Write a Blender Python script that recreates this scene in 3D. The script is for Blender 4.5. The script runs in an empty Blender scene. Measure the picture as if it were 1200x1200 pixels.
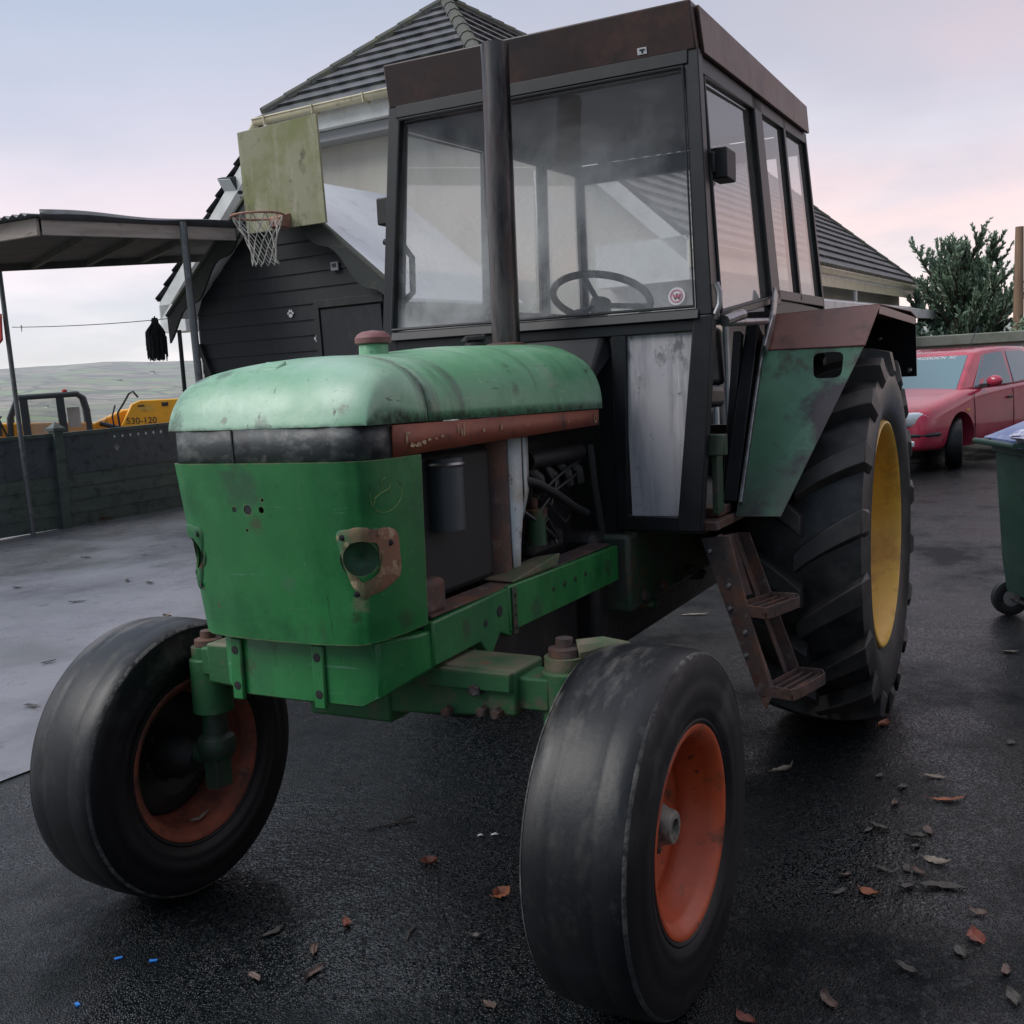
import bpy, bmesh, math, random
import numpy as np
from mathutils import Vector, Matrix
random.seed(7); rng = np.random.default_rng(7)
R = math.radians
sc = bpy.context.scene
COL = sc.collection
V = lambda *a: Vector(a)

# ------------------------------------------------------------------ materials
class NT:
    def __init__(s, name):
        s.m = bpy.data.materials.new(name); s.m.use_nodes = True
        s.t = s.m.node_tree; s.t.nodes.clear()
        s.out = s.n('ShaderNodeOutputMaterial')
    def n(s, typ, **kw):
        nd = s.t.nodes.new(typ)
        for k, v in kw.items(): setattr(nd, k, v)
        return nd
    def l(s, a, b): s.t.links.new(a, b)
    def val(s, sock, v):
        if hasattr(v, 'is_linked') or isinstance(v, bpy.types.NodeSocket): s.l(v, sock)
        else: sock.default_value = v
    def coord(s, stretch=(1, 1, 1), kind='Object'):
        tc = s.n('ShaderNodeTexCoord'); mp = s.n('ShaderNodeMapping')
        s.l(tc.outputs[kind], mp.inputs['Vector']); mp.inputs['Scale'].default_value = stretch
        return mp.outputs[0]
    def noise(s, scale, detail=4, rough=.6, stretch=(1, 1, 1), dist=0):
        nd = s.n('ShaderNodeTexNoise'); s.l(s.coord(stretch), nd.inputs['Vector'])
        nd.inputs['Scale'].default_value = scale; nd.inputs['Detail'].default_value = detail
        nd.inputs['Roughness'].default_value = rough; nd.inputs['Distortion'].default_value = dist
        return nd.outputs['Fac']
    def rng(s, v, a, b, c=0., d=1.):
        nd = s.n('ShaderNodeMapRange'); s.l(v, nd.inputs[0])
        for i, x in enumerate((a, b, c, d)): nd.inputs[i + 1].default_value = x
        return nd.outputs[0]
    def math(s, op, a, b=0., c=0.):
        nd = s.n('ShaderNodeMath', operation=op)
        for i, x in enumerate((a, b, c)): s.val(nd.inputs[i], x)
        return nd.outputs[0]
    def mix(s, f, a, b):
        nd = s.n('ShaderNodeMix', data_type='RGBA'); s.val(nd.inputs[0], f)
        for i, x in ((6, a), (7, b)):
            if isinstance(x, tuple): x = (*x[:3], 1)
            s.val(nd.inputs[i], x)
        return nd.outputs[2]
    def mixf(s, f, a, b):
        nd = s.n('ShaderNodeMix', data_type='FLOAT'); s.val(nd.inputs[0], f); s.val(nd.inputs[2], a); s.val(nd.inputs[3], b)
        return nd.outputs[0]
    def sep(s, which, kind='Object'):
        tc = s.n('ShaderNodeTexCoord'); sp = s.n('ShaderNodeSeparateXYZ'); s.l(tc.outputs[kind], sp.inputs[0])
        return sp.outputs['XYZ'.index(which)]

def M(name, base, rough=.5, metal=0., layers=(), bump=None, rvar=None, spec=.5, wear=None, coat=0., spots=()):
    """layers: (colour, scale, lo, hi[, stretch[, zrange]]) ; bump: (scale, strength, distance)"""
    t = NT(name); b = t.n('ShaderNodeBsdfPrincipled')
    col = (*base, 1); rg = rough
    for L in layers:
        c, sca, lo, hi = L[:4]; st = L[4] if len(L) > 4 and L[4] else (1, 1, 1)
        f = t.rng(t.noise(sca, 6, .65, st), lo, hi)
        if len(L) > 5 and L[5]:
            ax, z0, z1 = L[5]; f = t.math('MULTIPLY', f, t.rng(t.sep(ax), z0, z1))
        col = t.mix(f, col, c)
        if len(L) > 6: rg = t.mixf(f, rg, L[6])
    for c_, r_, pc in spots:
        tcn = t.n('ShaderNodeTexCoord'); vd = t.n('ShaderNodeVectorMath', operation='DISTANCE'); t.l(tcn.outputs['Object'], vd.inputs[0]); vd.inputs[1].default_value = c_
        f = t.rng(t.math('ADD', vd.outputs['Value'], t.math('MULTIPLY', t.math('SUBTRACT', t.noise(2.2 / r_, 5, .7), .5), r_ * 2.2)), r_ * .9, r_ * .35)
        col = t.mix(t.math('MULTIPLY', f, .6), col, pc)
    if wear:
        bv = t.n('ShaderNodeBevel', samples=4); bv.inputs[0].default_value = wear[1]
        ge = t.n('ShaderNodeNewGeometry'); vm = t.n('ShaderNodeVectorMath', operation='DOT_PRODUCT')
        t.l(bv.outputs[0], vm.inputs[0]); t.l(ge.outputs['Normal'], vm.inputs[1])
        f = t.math('MULTIPLY', t.rng(vm.outputs['Value'], .985, .86), t.rng(t.noise(38, 4, .7), .38, .6))
        col = t.mix(f, col, wear[0])
    if rvar:
        sca, lo, hi = rvar; rg2 = t.rng(t.noise(sca, 4), .3, .7, lo, hi)
        rg = rg2 if not isinstance(rg, bpy.types.NodeSocket) else t.math('MAXIMUM', rg, rg2)
    t.val(b.inputs['Base Color'], col); t.val(b.inputs['Roughness'], rg)
    b.inputs['Metallic'].default_value = metal; b.inputs['Specular IOR Level'].default_value = spec
    b.inputs['Coat Weight'].default_value = coat
    if bump:
        bp = t.n('ShaderNodeBump'); bp.inputs['Strength'].default_value = bump[1]; bp.inputs['Distance'].default_value = bump[2]
        t.l(t.noise(bump[0], 5, .65, bump[3] if len(bump) > 3 else (1, 1, 1)), bp.inputs['Height']); t.l(bp.outputs[0], b.inputs['Normal'])
    t.l(b.outputs[0], t.out.inputs[0])
    return t.m

def GLASS(name, haze, hcol, tint=(1, 1, 1), scale=2.5, lo=.3, hi=.75, stretch=(1, 1, .6), hmin=.1, zgrad=None, ior=1.52):
    t = NT(name)
    tr = t.n('ShaderNodeBsdfTransparent'); tr.inputs[0].default_value = (*tint, 1)
    gl = t.n('ShaderNodeBsdfGlossy'); gl.inputs['Roughness'].default_value = .03
    fr = t.n('ShaderNodeFresnel'); fr.inputs[0].default_value = ior
    m1 = t.n('ShaderNodeMixShader'); t.l(fr.outputs[0], m1.inputs[0]); t.l(tr.outputs[0], m1.inputs[1]); t.l(gl.outputs[0], m1.inputs[2])
    df = t.n('ShaderNodeBsdfDiffuse'); df.inputs[0].default_value = (*hcol, 1)
    tl = t.n('ShaderNodeBsdfTranslucent'); tl.inputs[0].default_value = (*hcol, 1)
    m0 = t.n('ShaderNodeMixShader'); m0.inputs[0].default_value = .5; t.l(df.outputs[0], m0.inputs[1]); t.l(tl.outputs[0], m0.inputs[2])
    f = t.rng(t.noise(scale, 6, .62, stretch, .4), lo, hi, hmin, haze)
    if zgrad:
        f = t.math('MULTIPLY', f, t.rng(t.sep('Z'), zgrad[0], zgrad[1], zgrad[2], zgrad[3]))
    m2 = t.n('ShaderNodeMixShader'); t.l(f, m2.inputs[0]); t.l(m1.outputs[0], m2.inputs[1]); t.l(m0.outputs[0], m2.inputs[2])
    t.l(m2.outputs[0], t.out.inputs[0]); return t.m

RUST = (.11, .045, .022); RUST2 = (.17, .075, .04); GRIME = (.018, .018, .02)
m = {}
m['hood'] = M('faded_green_paint', (.115, .318, .165), .31, 0, [
    ((.20, .40, .25), 2.6, .42, .62), ((.33, .47, .38), 1.3, .46, .75), ((.045, .19, .085), 4, .56, .74), ((.34, .46, .40), 11, .62, .74, (1, .3, 1)),
    ((.07, .085, .075), 7, .62, .70, (1, 1, 3)), (RUST2, 14, .69, .74), ((.02, .03, .028), 30, .67, .73), ((.03, .05, .04), 26, .64, .69, (.25, 2, 1)), ((.38, .46, .38), 34, .66, .70, (.15, 2, 1.5)), ((.06, .10, .07), 3.2, .58, .74, (2.5, .4, .4))],
    bump=(4, .18, .02), rvar=(8, .28, .50), spec=.55, wear=((.05, .045, .04), .012),
    spots=[((2.69, -.27, 1.405), .05, (.03, .035, .03)), ((2.695, -.09, 1.410), .014, (.05, .03, .02)), ((2.685, .235, 1.43), .02, (.10, .08, .055)), ((1.35, .20, 1.545), .045, (.11, .035, .03)), ((1.48, .12, 1.57), .06, (.13, .11, .09)), ((1.70, .26, 1.47), .05, (.30, .33, .25)), ((2.60, -.16, 1.51), .035, (.05, .06, .05)), ((2.0, .05, 1.585), .07, (.33, .36, .29)), ((1.95, .285, 1.45), .03, (.05, .06, .045)), ((2.69, .02, 1.395), .03, (.03, .04, .03)), ((2.55, .285, 1.40), .03, (.05, .05, .04))])
m['green'] = M('green_panel_paint', (.014, .142, .036), .36, 0, [
    ((.024, .19, .055), 2.2, .4, .7), ((.006, .085, .024), 6, .50, .74), ((.010, .085, .03), 1.4, .5, .7, (1, 2, .25)), ((.03, .060, .035), 4.2, .62, .76, (1, 1, .35)),
    (RUST, 17, .69, .75), ((.08, .23, .12), 42, .68, .72), ((.012, .03, .016), 60, .67, .72), ((.09, .22, .13), 22, .67, .70, (1, .12, 2.5)), ((.008, .05, .02), 24, .66, .70, (1, 2.5, .15))],
    bump=(5, .13, .018), rvar=(10, .24, .46), wear=((.20, .15, .10), .006),
    spots=[((2.69, -.06, 1.255), .085, (.028, .055, .038)), ((2.69, -.02, 1.17), .03, (.06, .035, .022)), ((2.655, .235, .985), .028, (.20, .17, .12)), ((2.65, .22, .955), .02, (.03, .03, .02)), ((2.55, .29, .93), .035, (.03, .05, .03)), ((2.67, -.25, 1.10), .04, (.05, .05, .03)), ((2.67, .05, 1.03), .03, (.05, .13, .07)), ((2.62, -.15, .80), .035, (.04, .05, .03)), ((2.3, .30, .85), .04, (.035, .04, .025)), ((1.9, .30, .82), .05, (.03, .05, .03)), ((1.35, .30, .85), .05, (.03, .035, .025))])
m['greendirty'] = M('grimy_green_cast', (.011, .055, .022), .55, 0, [
    ((.035, .04, .03), 7, .42, .62), (RUST, 11, .58, .68), ((.10, .10, .075), 24, .62, .72), (GRIME, 5, .55, .72)],
    bump=(45, .25, .006), wear=((.15, .09, .06), .006))
m['axle'] = M('muddy_green_axle', (.018, .10, .032), .65, 0, [
    ((.10, .075, .055), 7, .54, .66, None, None), ((.17, .125, .09), 9, .3, .6, None, ('Z', .772, .79)), (RUST2, 15, .6, .7)], bump=(50, .3, .006))
m['rustmetal'] = M('rusty_steel', (.085, .052, .047), .75, .15, [((.16, .12, .11), 26, .56, .66), ((.11, .04, .02), 12, .55, .68), 
    (RUST2, 8, .45, .68), ((.032, .03, .033), 5, .45, .65), ((.12, .11, .105), 20, .62, .74)], bump=(60, .35, .006))
m['fenderrust'] = M('red_oxide_primer', (.17, .058, .045), .42, 0, [((.18, .065, .05), 5, .4, .65), ((.075, .03, .025), 9, .5, .72), ((.2, .13, .11), 26, .66, .74)], bump=(50, .1, .004))
m['strip'] = M('red_oxide_strip', (.25, .066, .034), .6, 0, [((.18, .046, .028), 6, .45, .65), ((.07, .035, .027), 12, .6, .72), ((.25, .12, .08), 30, .66, .74)], bump=(60, .08, .003))
m['visor'] = M('brown_rust_visor', (.042, .026, .026), .42, .1, [((.095, .044, .036), 4, .45, .7), ((.10, .05, .04), 14, .6, .75), ((.02, .018, .02), 7, .5, .75)], bump=(40, .1, .004), wear=((.10, .07, .06), .006))
m['roofside'] = M('weathered_roof_side', (.15, .075, .058), .5, .1, [((.16, .12, .11), 4, .45, .66), ((.06, .034, .03), 7, .5, .72), ((.22, .20, .19), 16, .62, .72)], bump=(40, .15, .004))
m['frame'] = M('black_cab_frame', (.0065, .0075, .010), .45, .0, [((.014, .015, .018), 6, .45, .7), ((.04, .026, .02), 18, .66, .76)], bump=(60, .08, .003), spec=.35, wear=((.05, .048, .048), .004))
m['pipe'] = M('scorched_exhaust', (.10, .092, .09), .30, .8, [((.085, .048, .042), 5, .5, .7, (3, 3, .5)), ((.03, .028, .03), 6, .45, .62, (3, 3, .45)), ((.32, .30, .30), 7, .64, .8, (4, 4, .4))], bump=(60, .1, .003))
m['band'] = M('scuffed_black_band', (.035, .042, .045), .55, 0, [((.11, .115, .11), 16, .48, .62, (1, 1, 1.8)), ((.17, .17, .155), 30, .6, .7), ((.012, .014, .016), 8, .5, .62)], bump=(40, .2, .004))
m['tyre'] = M('tyre_rubber', (.005, .0058, .0075), .42, 0, [((.010, .011, .0135), 5, .45, .7), ((.075, .071, .067), 4.2, .53, .64, (.7, 2.4, .7), ('Z', .48, .80)), ((.04, .039, .037), 9, .57, .68, (.8, 1.6, .8), ('Z', .25, .75)), ((.020, .020, .0215), 2.6, .56, .72, (.7, 3, .7)), ((.018, .018, .019), 18, .62, .72), ((.03, .029, .028), 55, .68, .73)], bump=(70, .15, .004), spec=.34)
m['tyreworn'] = M('worn_tyre_edge', (.15, .145, .135), .85, 0, [((.012, .013, .015), 2.2, .40, .60), ((.02, .021, .023), 38, .40, .60)], bump=(90, .6, .006))
m['lug'] = M('tractor_lug_rubber', (.007, .007, .0085), .42, 0, [((.05, .046, .042), 5, .48, .72), ((.03, .03, .032), 16, .5, .7)], bump=(60, .2, .004))
m['lugface'] = M('worn_lug_rubber', (.026, .0245, .0245), .5, 0, [((.065, .058, .052), 4, .45, .68), ((.010, .010, .011), 7, .55, .7), ((.03, .029, .029), 22, .55, .7)], bump=(50, .25, .004), spec=.4)
m['rimred'] = M('orange_red_rim', (.46, .075, .022), .42, 0, [((.30, .05, .02), 5, .4, .65), (RUST, 11, .55, .68), ((.03, .02, .018), 7, .58, .70), ((.04, .025, .02), 34, .64, .70)], bump=(40, .12, .004))
m['rimrust'] = M('rusty_red_rim', (.32, .075, .038), .65, 0, [((.11, .04, .028), 7, .4, .65), ((.04, .028, .022), 11, .55, .7), ((.24, .12, .08), 26, .62, .72)], bump=(40, .2, .004))
m['rimyel'] = M('yellow_rim', (.72, .42, .06), .4, 0, [((.42, .19, .03), 7, .5, .7), ((.07, .04, .02), 15, .66, .74), ((.55, .33, .07), 3, .45, .7)], bump=(40, .08, .003))
m['dark'] = M('oily_black_iron', (.012, .012, .013), .55, .1, [((.035, .030, .027), 9, .5, .7), ((.05, .03, .02), 15, .64, .74)], bump=(40, .4, .008))
m['black'] = M('matt_black', (.008, .008, .009), .6)
m['steel'] = M('dull_steel', (.30, .30, .31), .38, .9, [((.10, .08, .07), 14, .5, .7)], bump=(50, .1, .003))
m['galv'] = M('galvanised_post', (.15, .16, .17), .5, .6, [((.09, .075, .065), 8, .5, .75), ((.25, .26, .27), 15, .55, .75)], bump=(50, .1, .003))
m['greyhub'] = M('greasy_grey_hub', (.24, .23, .20), .5, .2, [((.05, .045, .04), 18, .45, .6)], bump=(50, .3, .005))
m['whitestrip'] = M('chipped_white_shroud', (.52, .58, .60), .5, 0, [((.36, .33, .27), 6, .45, .62), (RUST, 20, .62, .7), ((.1, .09, .08), 9, .62, .72)], bump=(40, .1, .003))
m['rubber'] = M('black_rubber_hose', (.02, .021, .023), .5)
m['greylabel'] = M('grey_canister', (.055, .068, .078), .45, .2, [((.05, .055, .06), 7, .45, .7)])
m['fender'] = M('patchy_green_fender', (.070, .180, .105), .55, 0, [
    ((.10, .235, .15), 4, .4, .6), ((.05, .042, .048), 2.6, .50, .60), ((.07, .045, .04), 4.5, .55, .66, (1, 1, 1)), (RUST, 14, .66, .74),
    ((.055, .045, .045), 5, .25, .55, None, ('Z', 1.18, .98))], bump=(45, .12, .004), rvar=(8, .45, .65), wear=((.12, .09, .08), .006))
m['cup'] = M('green_headlamp_cup', (.03, .13, .055), .6, 0, [((.03, .04, .025), 12, .45, .65)])
m['lampplate'] = M('corroded_lamp_plate', (.22, .10, .06), .7, 0, [((.02, .14, .055), 14, .36, .50, None, ('Y', .29, .20)), ((.38, .28, .17), 22, .55, .66), ((.10, .045, .03), 17, .55, .64)], bump=(70, .35, .004))
m['lampplateR'] = M('corroded_lamp_plate_far', (.016, .11, .04), .6, 0, [((.12, .06, .035), 16, .52, .62), ((.25, .19, .12), 24, .62, .70)], bump=(70, .3, .004))
m['ghost'] = M('old_decal_residue', (.14, .24, .06), .6, 0, [((.02, .15, .04), 60, .5, .62)])
m['decal'] = M('peeling_decal', (.36, .27, .15), .6, 0, [((.17, .05, .03), 60, .52, .62)])
m['glass'] = GLASS('misted_windscreen', .70, (.95, .97, .98), (.96, .97, .97), 1.4, .40, .66, (1, 1.2, .9), .07, (1.65, 2.45, 1.2, .25))
m['sglass'] = GLASS('dusty_side_glass', .22, (.92, .88, .86), (.95, .96, .96), 1.6, .4, .8, (1, 1, .6), .05, None, 2.7)
m['rglass'] = GLASS('rear_cab_glass', .5, (.9, .9, .9), (.95, .96, .96), 2, .3, .7, (1, 1, .6), .22)
m['dglass'] = M('caked_lower_glass', (.42, .405, .43), .45, 0, [((.24, .23, .255), 5, .42, .60, (1, 1.6, .25)), ((.58, .56, .58), 9, .55, .7, (1, 2, .15)), ((.13, .13, .14), 16, .54, .62, (1, 1, .5), ('Z', 1.40, 1.58)), ((.16, .155, .17), 30, .62, .70), ((.60, .58, .60), 14, .60, .68, (1, 1, .6), ('Z', 1.12, 1.0))], bump=(40, .2, .003))
m['capred'] = M('faded_red_cap', (.16, .055, .06), .55, 0, [((.22, .10, .10), 12, .4, .7)])
m['sticker'] = M('white_sticker', (.55, .54, .57), .5)
m['stickred'] = M('red_sticker_ink', (.42, .13, .17), .5)
m['seat'] = M('black_vinyl', (.014, .014, .015), .5, 0, [((.03, .028, .026), 8, .5, .7)])
# place
def asphalt():
    t = NT('wet_tarmac'); b = t.n('ShaderNodeBsdfPrincipled')
    wet = t.rng(t.noise(.7, 6, .65), .40, .58)
    v = t.n('ShaderNodeTexVoronoi'); t.l(t.coord(), v.inputs['Vector']); v.inputs['Scale'].default_value = 160; v.inputs['Randomness'].default_value = 1
    v2 = t.n('ShaderNodeTexVoronoi'); t.l(t.coord(), v2.inputs['Vector']); v2.inputs['Scale'].default_value = 62
    sc_ = t.n('ShaderNodeSeparateColor'); t.l(v.outputs['Color'], sc_.inputs[0])
    s2 = t.n('ShaderNodeSeparateColor'); t.l(v2.outputs['Color'], s2.inputs[0])
    col = t.mix(t.rng(sc_.outputs[0], .25, .95), (.0006, .0016, .0023), (.0032, .0064, .0088))
    col = t.mix(t.rng(s2.outputs[0], .86, .97), col, (.014, .017, .018))
    col = t.mix(t.rng(sc_.outputs[1], .93, .99), col, (.028, .031, .032))
    col = t.mix(t.math('MULTIPLY', t.rng(t.noise(1.9, 6, .7), .52, .70), .75), col, (.003, .005, .0035))
    col = t.mix(t.math('MULTIPLY', t.rng(t.noise(3.1, 7, .75), .58, .74), .5), col, (.010, .0125, .0135))
    t.l(col, b.inputs['Base Color'])
    t.l(t.math('ADD', t.mixf(wet, .46, .12), t.math('MULTIPLY', sc_.outputs[2], .16)), b.inputs['Roughness'])
    t.l(t.mixf(wet, .12, .55), b.inputs['Specular IOR Level'])
    h = t.math('ADD', t.math('MULTIPLY', t.rng(v.outputs['Distance'], 0, .55, 1, 0), t.math('ADD', .45, sc_.outputs[1])), t.math('MULTIPLY', t.rng(v2.outputs['Distance'], 0, .6, 1, 0), t.math('MULTIPLY', s2.outputs[1], .55)))
    h = t.math('ADD', h, t.math('MULTIPLY', t.noise(9, 4), 1.6))
    bp = t.n('ShaderNodeBump'); bp.inputs['Strength'].default_value = .62; bp.inputs['Distance'].default_value = .006
    t.l(h, bp.inputs['Height']); t.l(bp.outputs[0], b.inputs['Normal'])
    t.l(b.outputs[0], t.out.inputs[0]); return t.m
m['asphalt'] = asphalt()
m['concrete'] = M('wet_concrete', (.19, .194, .215), .30, 0, [((.13, .134, .15), 1.0, .42, .62), ((.20, .20, .215), 2.3, .55, .75), ((.06, .062, .068), 5, .60, .72), ((.10, .105, .095), .5, .5, .7), ((.035, .036, .038), 14, .66, .74)], bump=(50, .30, .004), rvar=(1.1, .16, .42), spec=.55)
def fields():
    t = NT('distant_fields'); b = t.n('ShaderNodeBsdfPrincipled')
    v = t.n('ShaderNodeTexVoronoi', feature='F1'); e = t.n('ShaderNodeTexVoronoi', feature='DISTANCE_TO_EDGE')
    c = t.coord((.008, .0062, .006))
    dn = t.n('ShaderNodeTexNoise'); t.l(c, dn.inputs['Vector']); dn.inputs['Scale'].default_value = 2.0
    mx = t.n('ShaderNodeMix', data_type='RGBA'); mx.inputs[0].default_value = .25; t.l(c, mx.inputs[6]); t.l(dn.outputs['Color'], mx.inputs[7])
    for x in (v, e): t.l(mx.outputs[2], x.inputs['Vector']); x.inputs['Scale'].default_value = 1.25
    hs = t.n('ShaderNodeSeparateColor'); t.l(v.outputs['Color'], hs.inputs[0])
    col = t.mix(hs.outputs[0], (.19, .24, .13), (.34, .30, .24))
    col = t.mix(t.rng(hs.outputs[1], .5, .8), col, (.22, .31, .15))
    col = t.mix(t.rng(t.noise(.02, 5), .45, .62), col, (.20, .19, .17))
    col = t.mix(t.rng(e.outputs['Distance'], .02, .06, .85, 0), col, (.10, .11, .095))
    col = t.mix(t.rng(t.noise(.006, 6, .7), .5, .66), col, (.15, .15, .14))
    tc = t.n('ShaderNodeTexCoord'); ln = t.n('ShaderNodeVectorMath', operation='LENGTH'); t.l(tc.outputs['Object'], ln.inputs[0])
    col = t.mix(t.rng(ln.outputs['Value'], 150, 2900, .0, .50), col, (.40, .415, .445))  # aerial haze painted into the colour: fields pale to blue-grey with distance
    t.l(col, b.inputs['Base Color']); b.inputs['Roughness'].default_value = .95; b.inputs['Specular IOR Level'].default_value = .1
    t.l(b.outputs[0], t.out.inputs[0]); return t.m
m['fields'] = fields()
def tilemat():
    t = NT('grey_roof_tile'); b = t.n('ShaderNodeBsdfPrincipled'); tcn = t.n('ShaderNodeTexCoord')
    sn = t.n('ShaderNodeVectorMath', operation='SNAP'); t.l(tcn.outputs['Object'], sn.inputs[0]); sn.inputs[1].default_value = (.33, .33, .17)
    wn_ = t.n('ShaderNodeTexWhiteNoise'); t.l(sn.outputs[0], wn_.inputs['Vector'])
    col = t.mix(wn_.outputs['Value'], (.045, .046, .053), (.092, .092, .10))
    col = t.mix(t.rng(t.noise(3.2, 6, .7), .54, .72), col, (.085, .095, .055)); col = t.mix(t.rng(t.noise(11, 4), .6, .7), col, (.14, .14, .135)); col = t.mix(t.rng(t.noise(1.3, 4), .5, .7), col, (.04, .041, .048))
    t.l(col, b.inputs['Base Color']); b.inputs['Roughness'].default_value = .55
    w_ = t.n('ShaderNodeTexWave', wave_type='BANDS', bands_direction='DIAGONAL'); t.l(t.coord((1, 1, .001)), w_.inputs[0]); w_.inputs['Scale'].default_value = 2.2
    bp = t.n('ShaderNodeBump'); bp.inputs['Strength'].default_value = .5; bp.inputs['Distance'].default_value = .03; t.l(t.math('ADD', w_.outputs['Fac'], t.math('MULTIPLY', t.noise(22), .6)), bp.inputs['Height']); t.l(bp.outputs[0], b.inputs['Normal'])
    t.l(b.outputs[0], t.out.inputs[0]); return t.m
m['tile'] = tilemat()
m['tilemoss'] = M('mossy_ridge_tile', (.075, .078, .07), .8, 0, [((.095, .10, .055), 5, .48, .66), ((.16, .16, .13), 12, .6, .74)], bump=(30, .5, .02))
m['render'] = M('cream_render', (.50, .475, .425), .85, 0, [((.40, .375, .335), 1.1, .4, .7, (1, 1, .35)), ((.30, .285, .255), 2.2, .58, .75, (1, 1, .25))], bump=(90, .2, .004))
m['pvc'] = M('cream_gutter', (.60, .54, .38), .4, 0, [((.46, .42, .30), 4, .45, .7), ((.2, .19, .12), 9, .62, .75)])
m['white'] = M('white_fascia', (.72, .73, .72), .5, 0, [((.55, .55, .53), 3, .45, .7)])
m['soffit'] = M('grey_soffit', (.30, .30, .31), .6)
m['winglass'] = M('window_glass', (.03, .045, .05), .05, 0, spec=.9)
m['shedwood'] = M('black_stained_boards', (.012, .014, .017), .62, 0, [((.020, .022, .026), 4, .42, .7, (4, .4, 1)), ((.030, .032, .034), 14, .58, .75)], bump=(30, .25, .004, (6, .6, 1)))
m['shedtrim'] = M('dark_bargeboard', (.018, .022, .021), .55, 0, [((.05, .055, .04), 7, .55, .72)], bump=(30, .2, .004))
m['shedroof'] = M('frosted_sheet_roof', (.66, .69, .73), .35, 0, [((.75, .78, .82), 1.3, .4, .65), ((.52, .54, .56), 4, .55, .72)], bump=(12, .2, .01))
m['paw'] = M('white_paw_paint', (.70, .70, .70), .6)
m['board'] = M('mossy_plywood', (.27, .26, .175), .8, 0, [((.19, .20, .085), 2.2, .42, .62), ((.36, .34, .26), 3.4, .52, .7, (1, 1, .4)), ((.08, .095, .035), 5, .52, .66, (1, 1, .6), ('Z', 3.6, 3.0)), ((.09, .09, .055), 7, .6, .7, (1, 1, .5)), ((.30, .28, .22), 16, .62, .74)], bump=(30, .25, .004))
m['hooprust'] = M('rusty_orange_hoop', (.30, .13, .09), .6, .2, [((.36, .22, .17), 9, .4, .65), ((.10, .05, .035), 15, .5, .7)])
m['net'] = M('dirty_white_net', (.40, .40, .37), .8, 0, [((.28, .26, .22), 10, .4, .7)])
m['fence'] = M('dark_green_fence', (.075, .10, .09), .5, 0, [((.10, .125, .11), 3, .42, .68, (.6, 1, 3)), ((.03, .04, .038), 7, .5, .7), ((.055, .06, .05), 20, .64, .75)], bump=(30, .25, .004))
m['fenceup'] = M('slate_fence_panel', (.07, .082, .095), .42, 0, [((.095, .108, .12), 3, .42, .68), ((.03, .035, .042), 9, .5, .7)], bump=(30, .2, .004))
m['shelterroof'] = M('grey_tin_roof', (.10, .105, .115), .5, .3, [((.06, .05, .045), 5, .5, .7)], bump=(20, .2, .006))
m['sheltertimber'] = M('weathered_fascia', (.46, .39, .35), .75, 0, [((.33, .27, .23), 4, .42, .66, (.5, .5, 3)), ((.16, .12, .10), 6, .60, .72, (.5, .5, 2)), ((.36, .33, .31), 12, .6, .75)], bump=(25, .25, .004))
m['timberdark'] = M('stained_timber', (.07, .062, .055), .75, 0, [((.035, .032, .032), 6, .4, .65)])
m['mop'] = M('charcoal_strands', (.018, .018, .021), .8, 0, [((.045, .043, .046), 20, .45, .7)])
m['redcloth'] = M('red_cloth', (.42, .03, .025), .7)
m['yellow'] = M('machine_yellow', (.85, .40, .022), .4, 0, [((.72, .31, .018), 2, .42, .7), ((.30, .16, .04), 5, .62, .76)])
m['machblack'] = M('machine_black', (.022, .026, .030), .45)
m['carred'] = M('faded_red_car_paint', (.44, .028, .065), .22, 0, [((.43, .045, .085), 1.3, .4, .7), ((.28, .02, .04), 4, .5, .7)], coat=.5)
m['carglass'] = M('car_glass', (.11, .20, .235), .06, 0, spec=.7)
m['carblack'] = M('car_black_trim', (.015, .015, .017), .5)
m['lamp'] = M('headlamp_glass', (.62, .66, .70), .1, .3)
m['amber'] = M('amber_lens', (.65, .28, .03), .3)
m['alloy'] = M('hubcap_grey', (.25, .26, .27), .4, .5)
m['bin'] = M('dark_green_bin', (.018, .052, .036), .42, 0, [((.035, .07, .055), 2.5, .4, .7), ((.014, .038, .028), 8, .5, .7)], bump=(90, .12, .003))
m['binlid'] = M('blue_bin_lid', (.095, .14, .30), .38, 0, [((.20, .24, .38), 5, .45, .65), ((.34, .36, .46), 9, .58, .7)], bump=(40, .1, .003))
m['binwhite'] = M('pale_bag_plastic', (.55, .55, .66), .4, 0, [((.14, .15, .36), 11, .48, .54)])
m['wall'] = M('pale_rendered_wall', (.52, .50, .455), .85, 0, [((.42, .40, .365), 1.2, .42, .7)], bump=(60, .2, .004))
m['coping'] = M('mossy_coping', (.20, .215, .185), .8, 0, [((.13, .15, .11), 3, .42, .68)], bump=(40, .3, .005))
m['bark'] = M('conifer_bark', (.05, .04, .033), .9, bump=(20, .5, .02))
m['needle'] = M('conifer_needles', (.20, .29, .205), .75, 0, [((.26, .36, .23), .9, .42, .62), ((.09, .14, .10), 1.7, .48, .68), ((.17, .22, .12), 4, .58, .75)])
m['pole'] = M('weathered_pole', (.26, .17, .11), .85, 0, [((.17, .11, .075), 5, .42, .68, (3, 3, .3))])
m['leafo'] = M('orange_dead_leaf', (.30, .105, .05), .6, 0, [((.16, .055, .035), 40, .42, .65)])
m['leafr'] = M('red_brown_leaf', (.21, .062, .045), .55, 0, [((.10, .04, .03), 40, .42, .65)])
m['leafb'] = M('grey_brown_leaf', (.115, .075, .062), .6, 0, [((.06, .045, .04), 40, .42, .65)])
m['leafd'] = M('dull_damp_leaf', (.062, .055, .05), .55, 0, [((.035, .034, .03), 40, .42, .65)])
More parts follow.
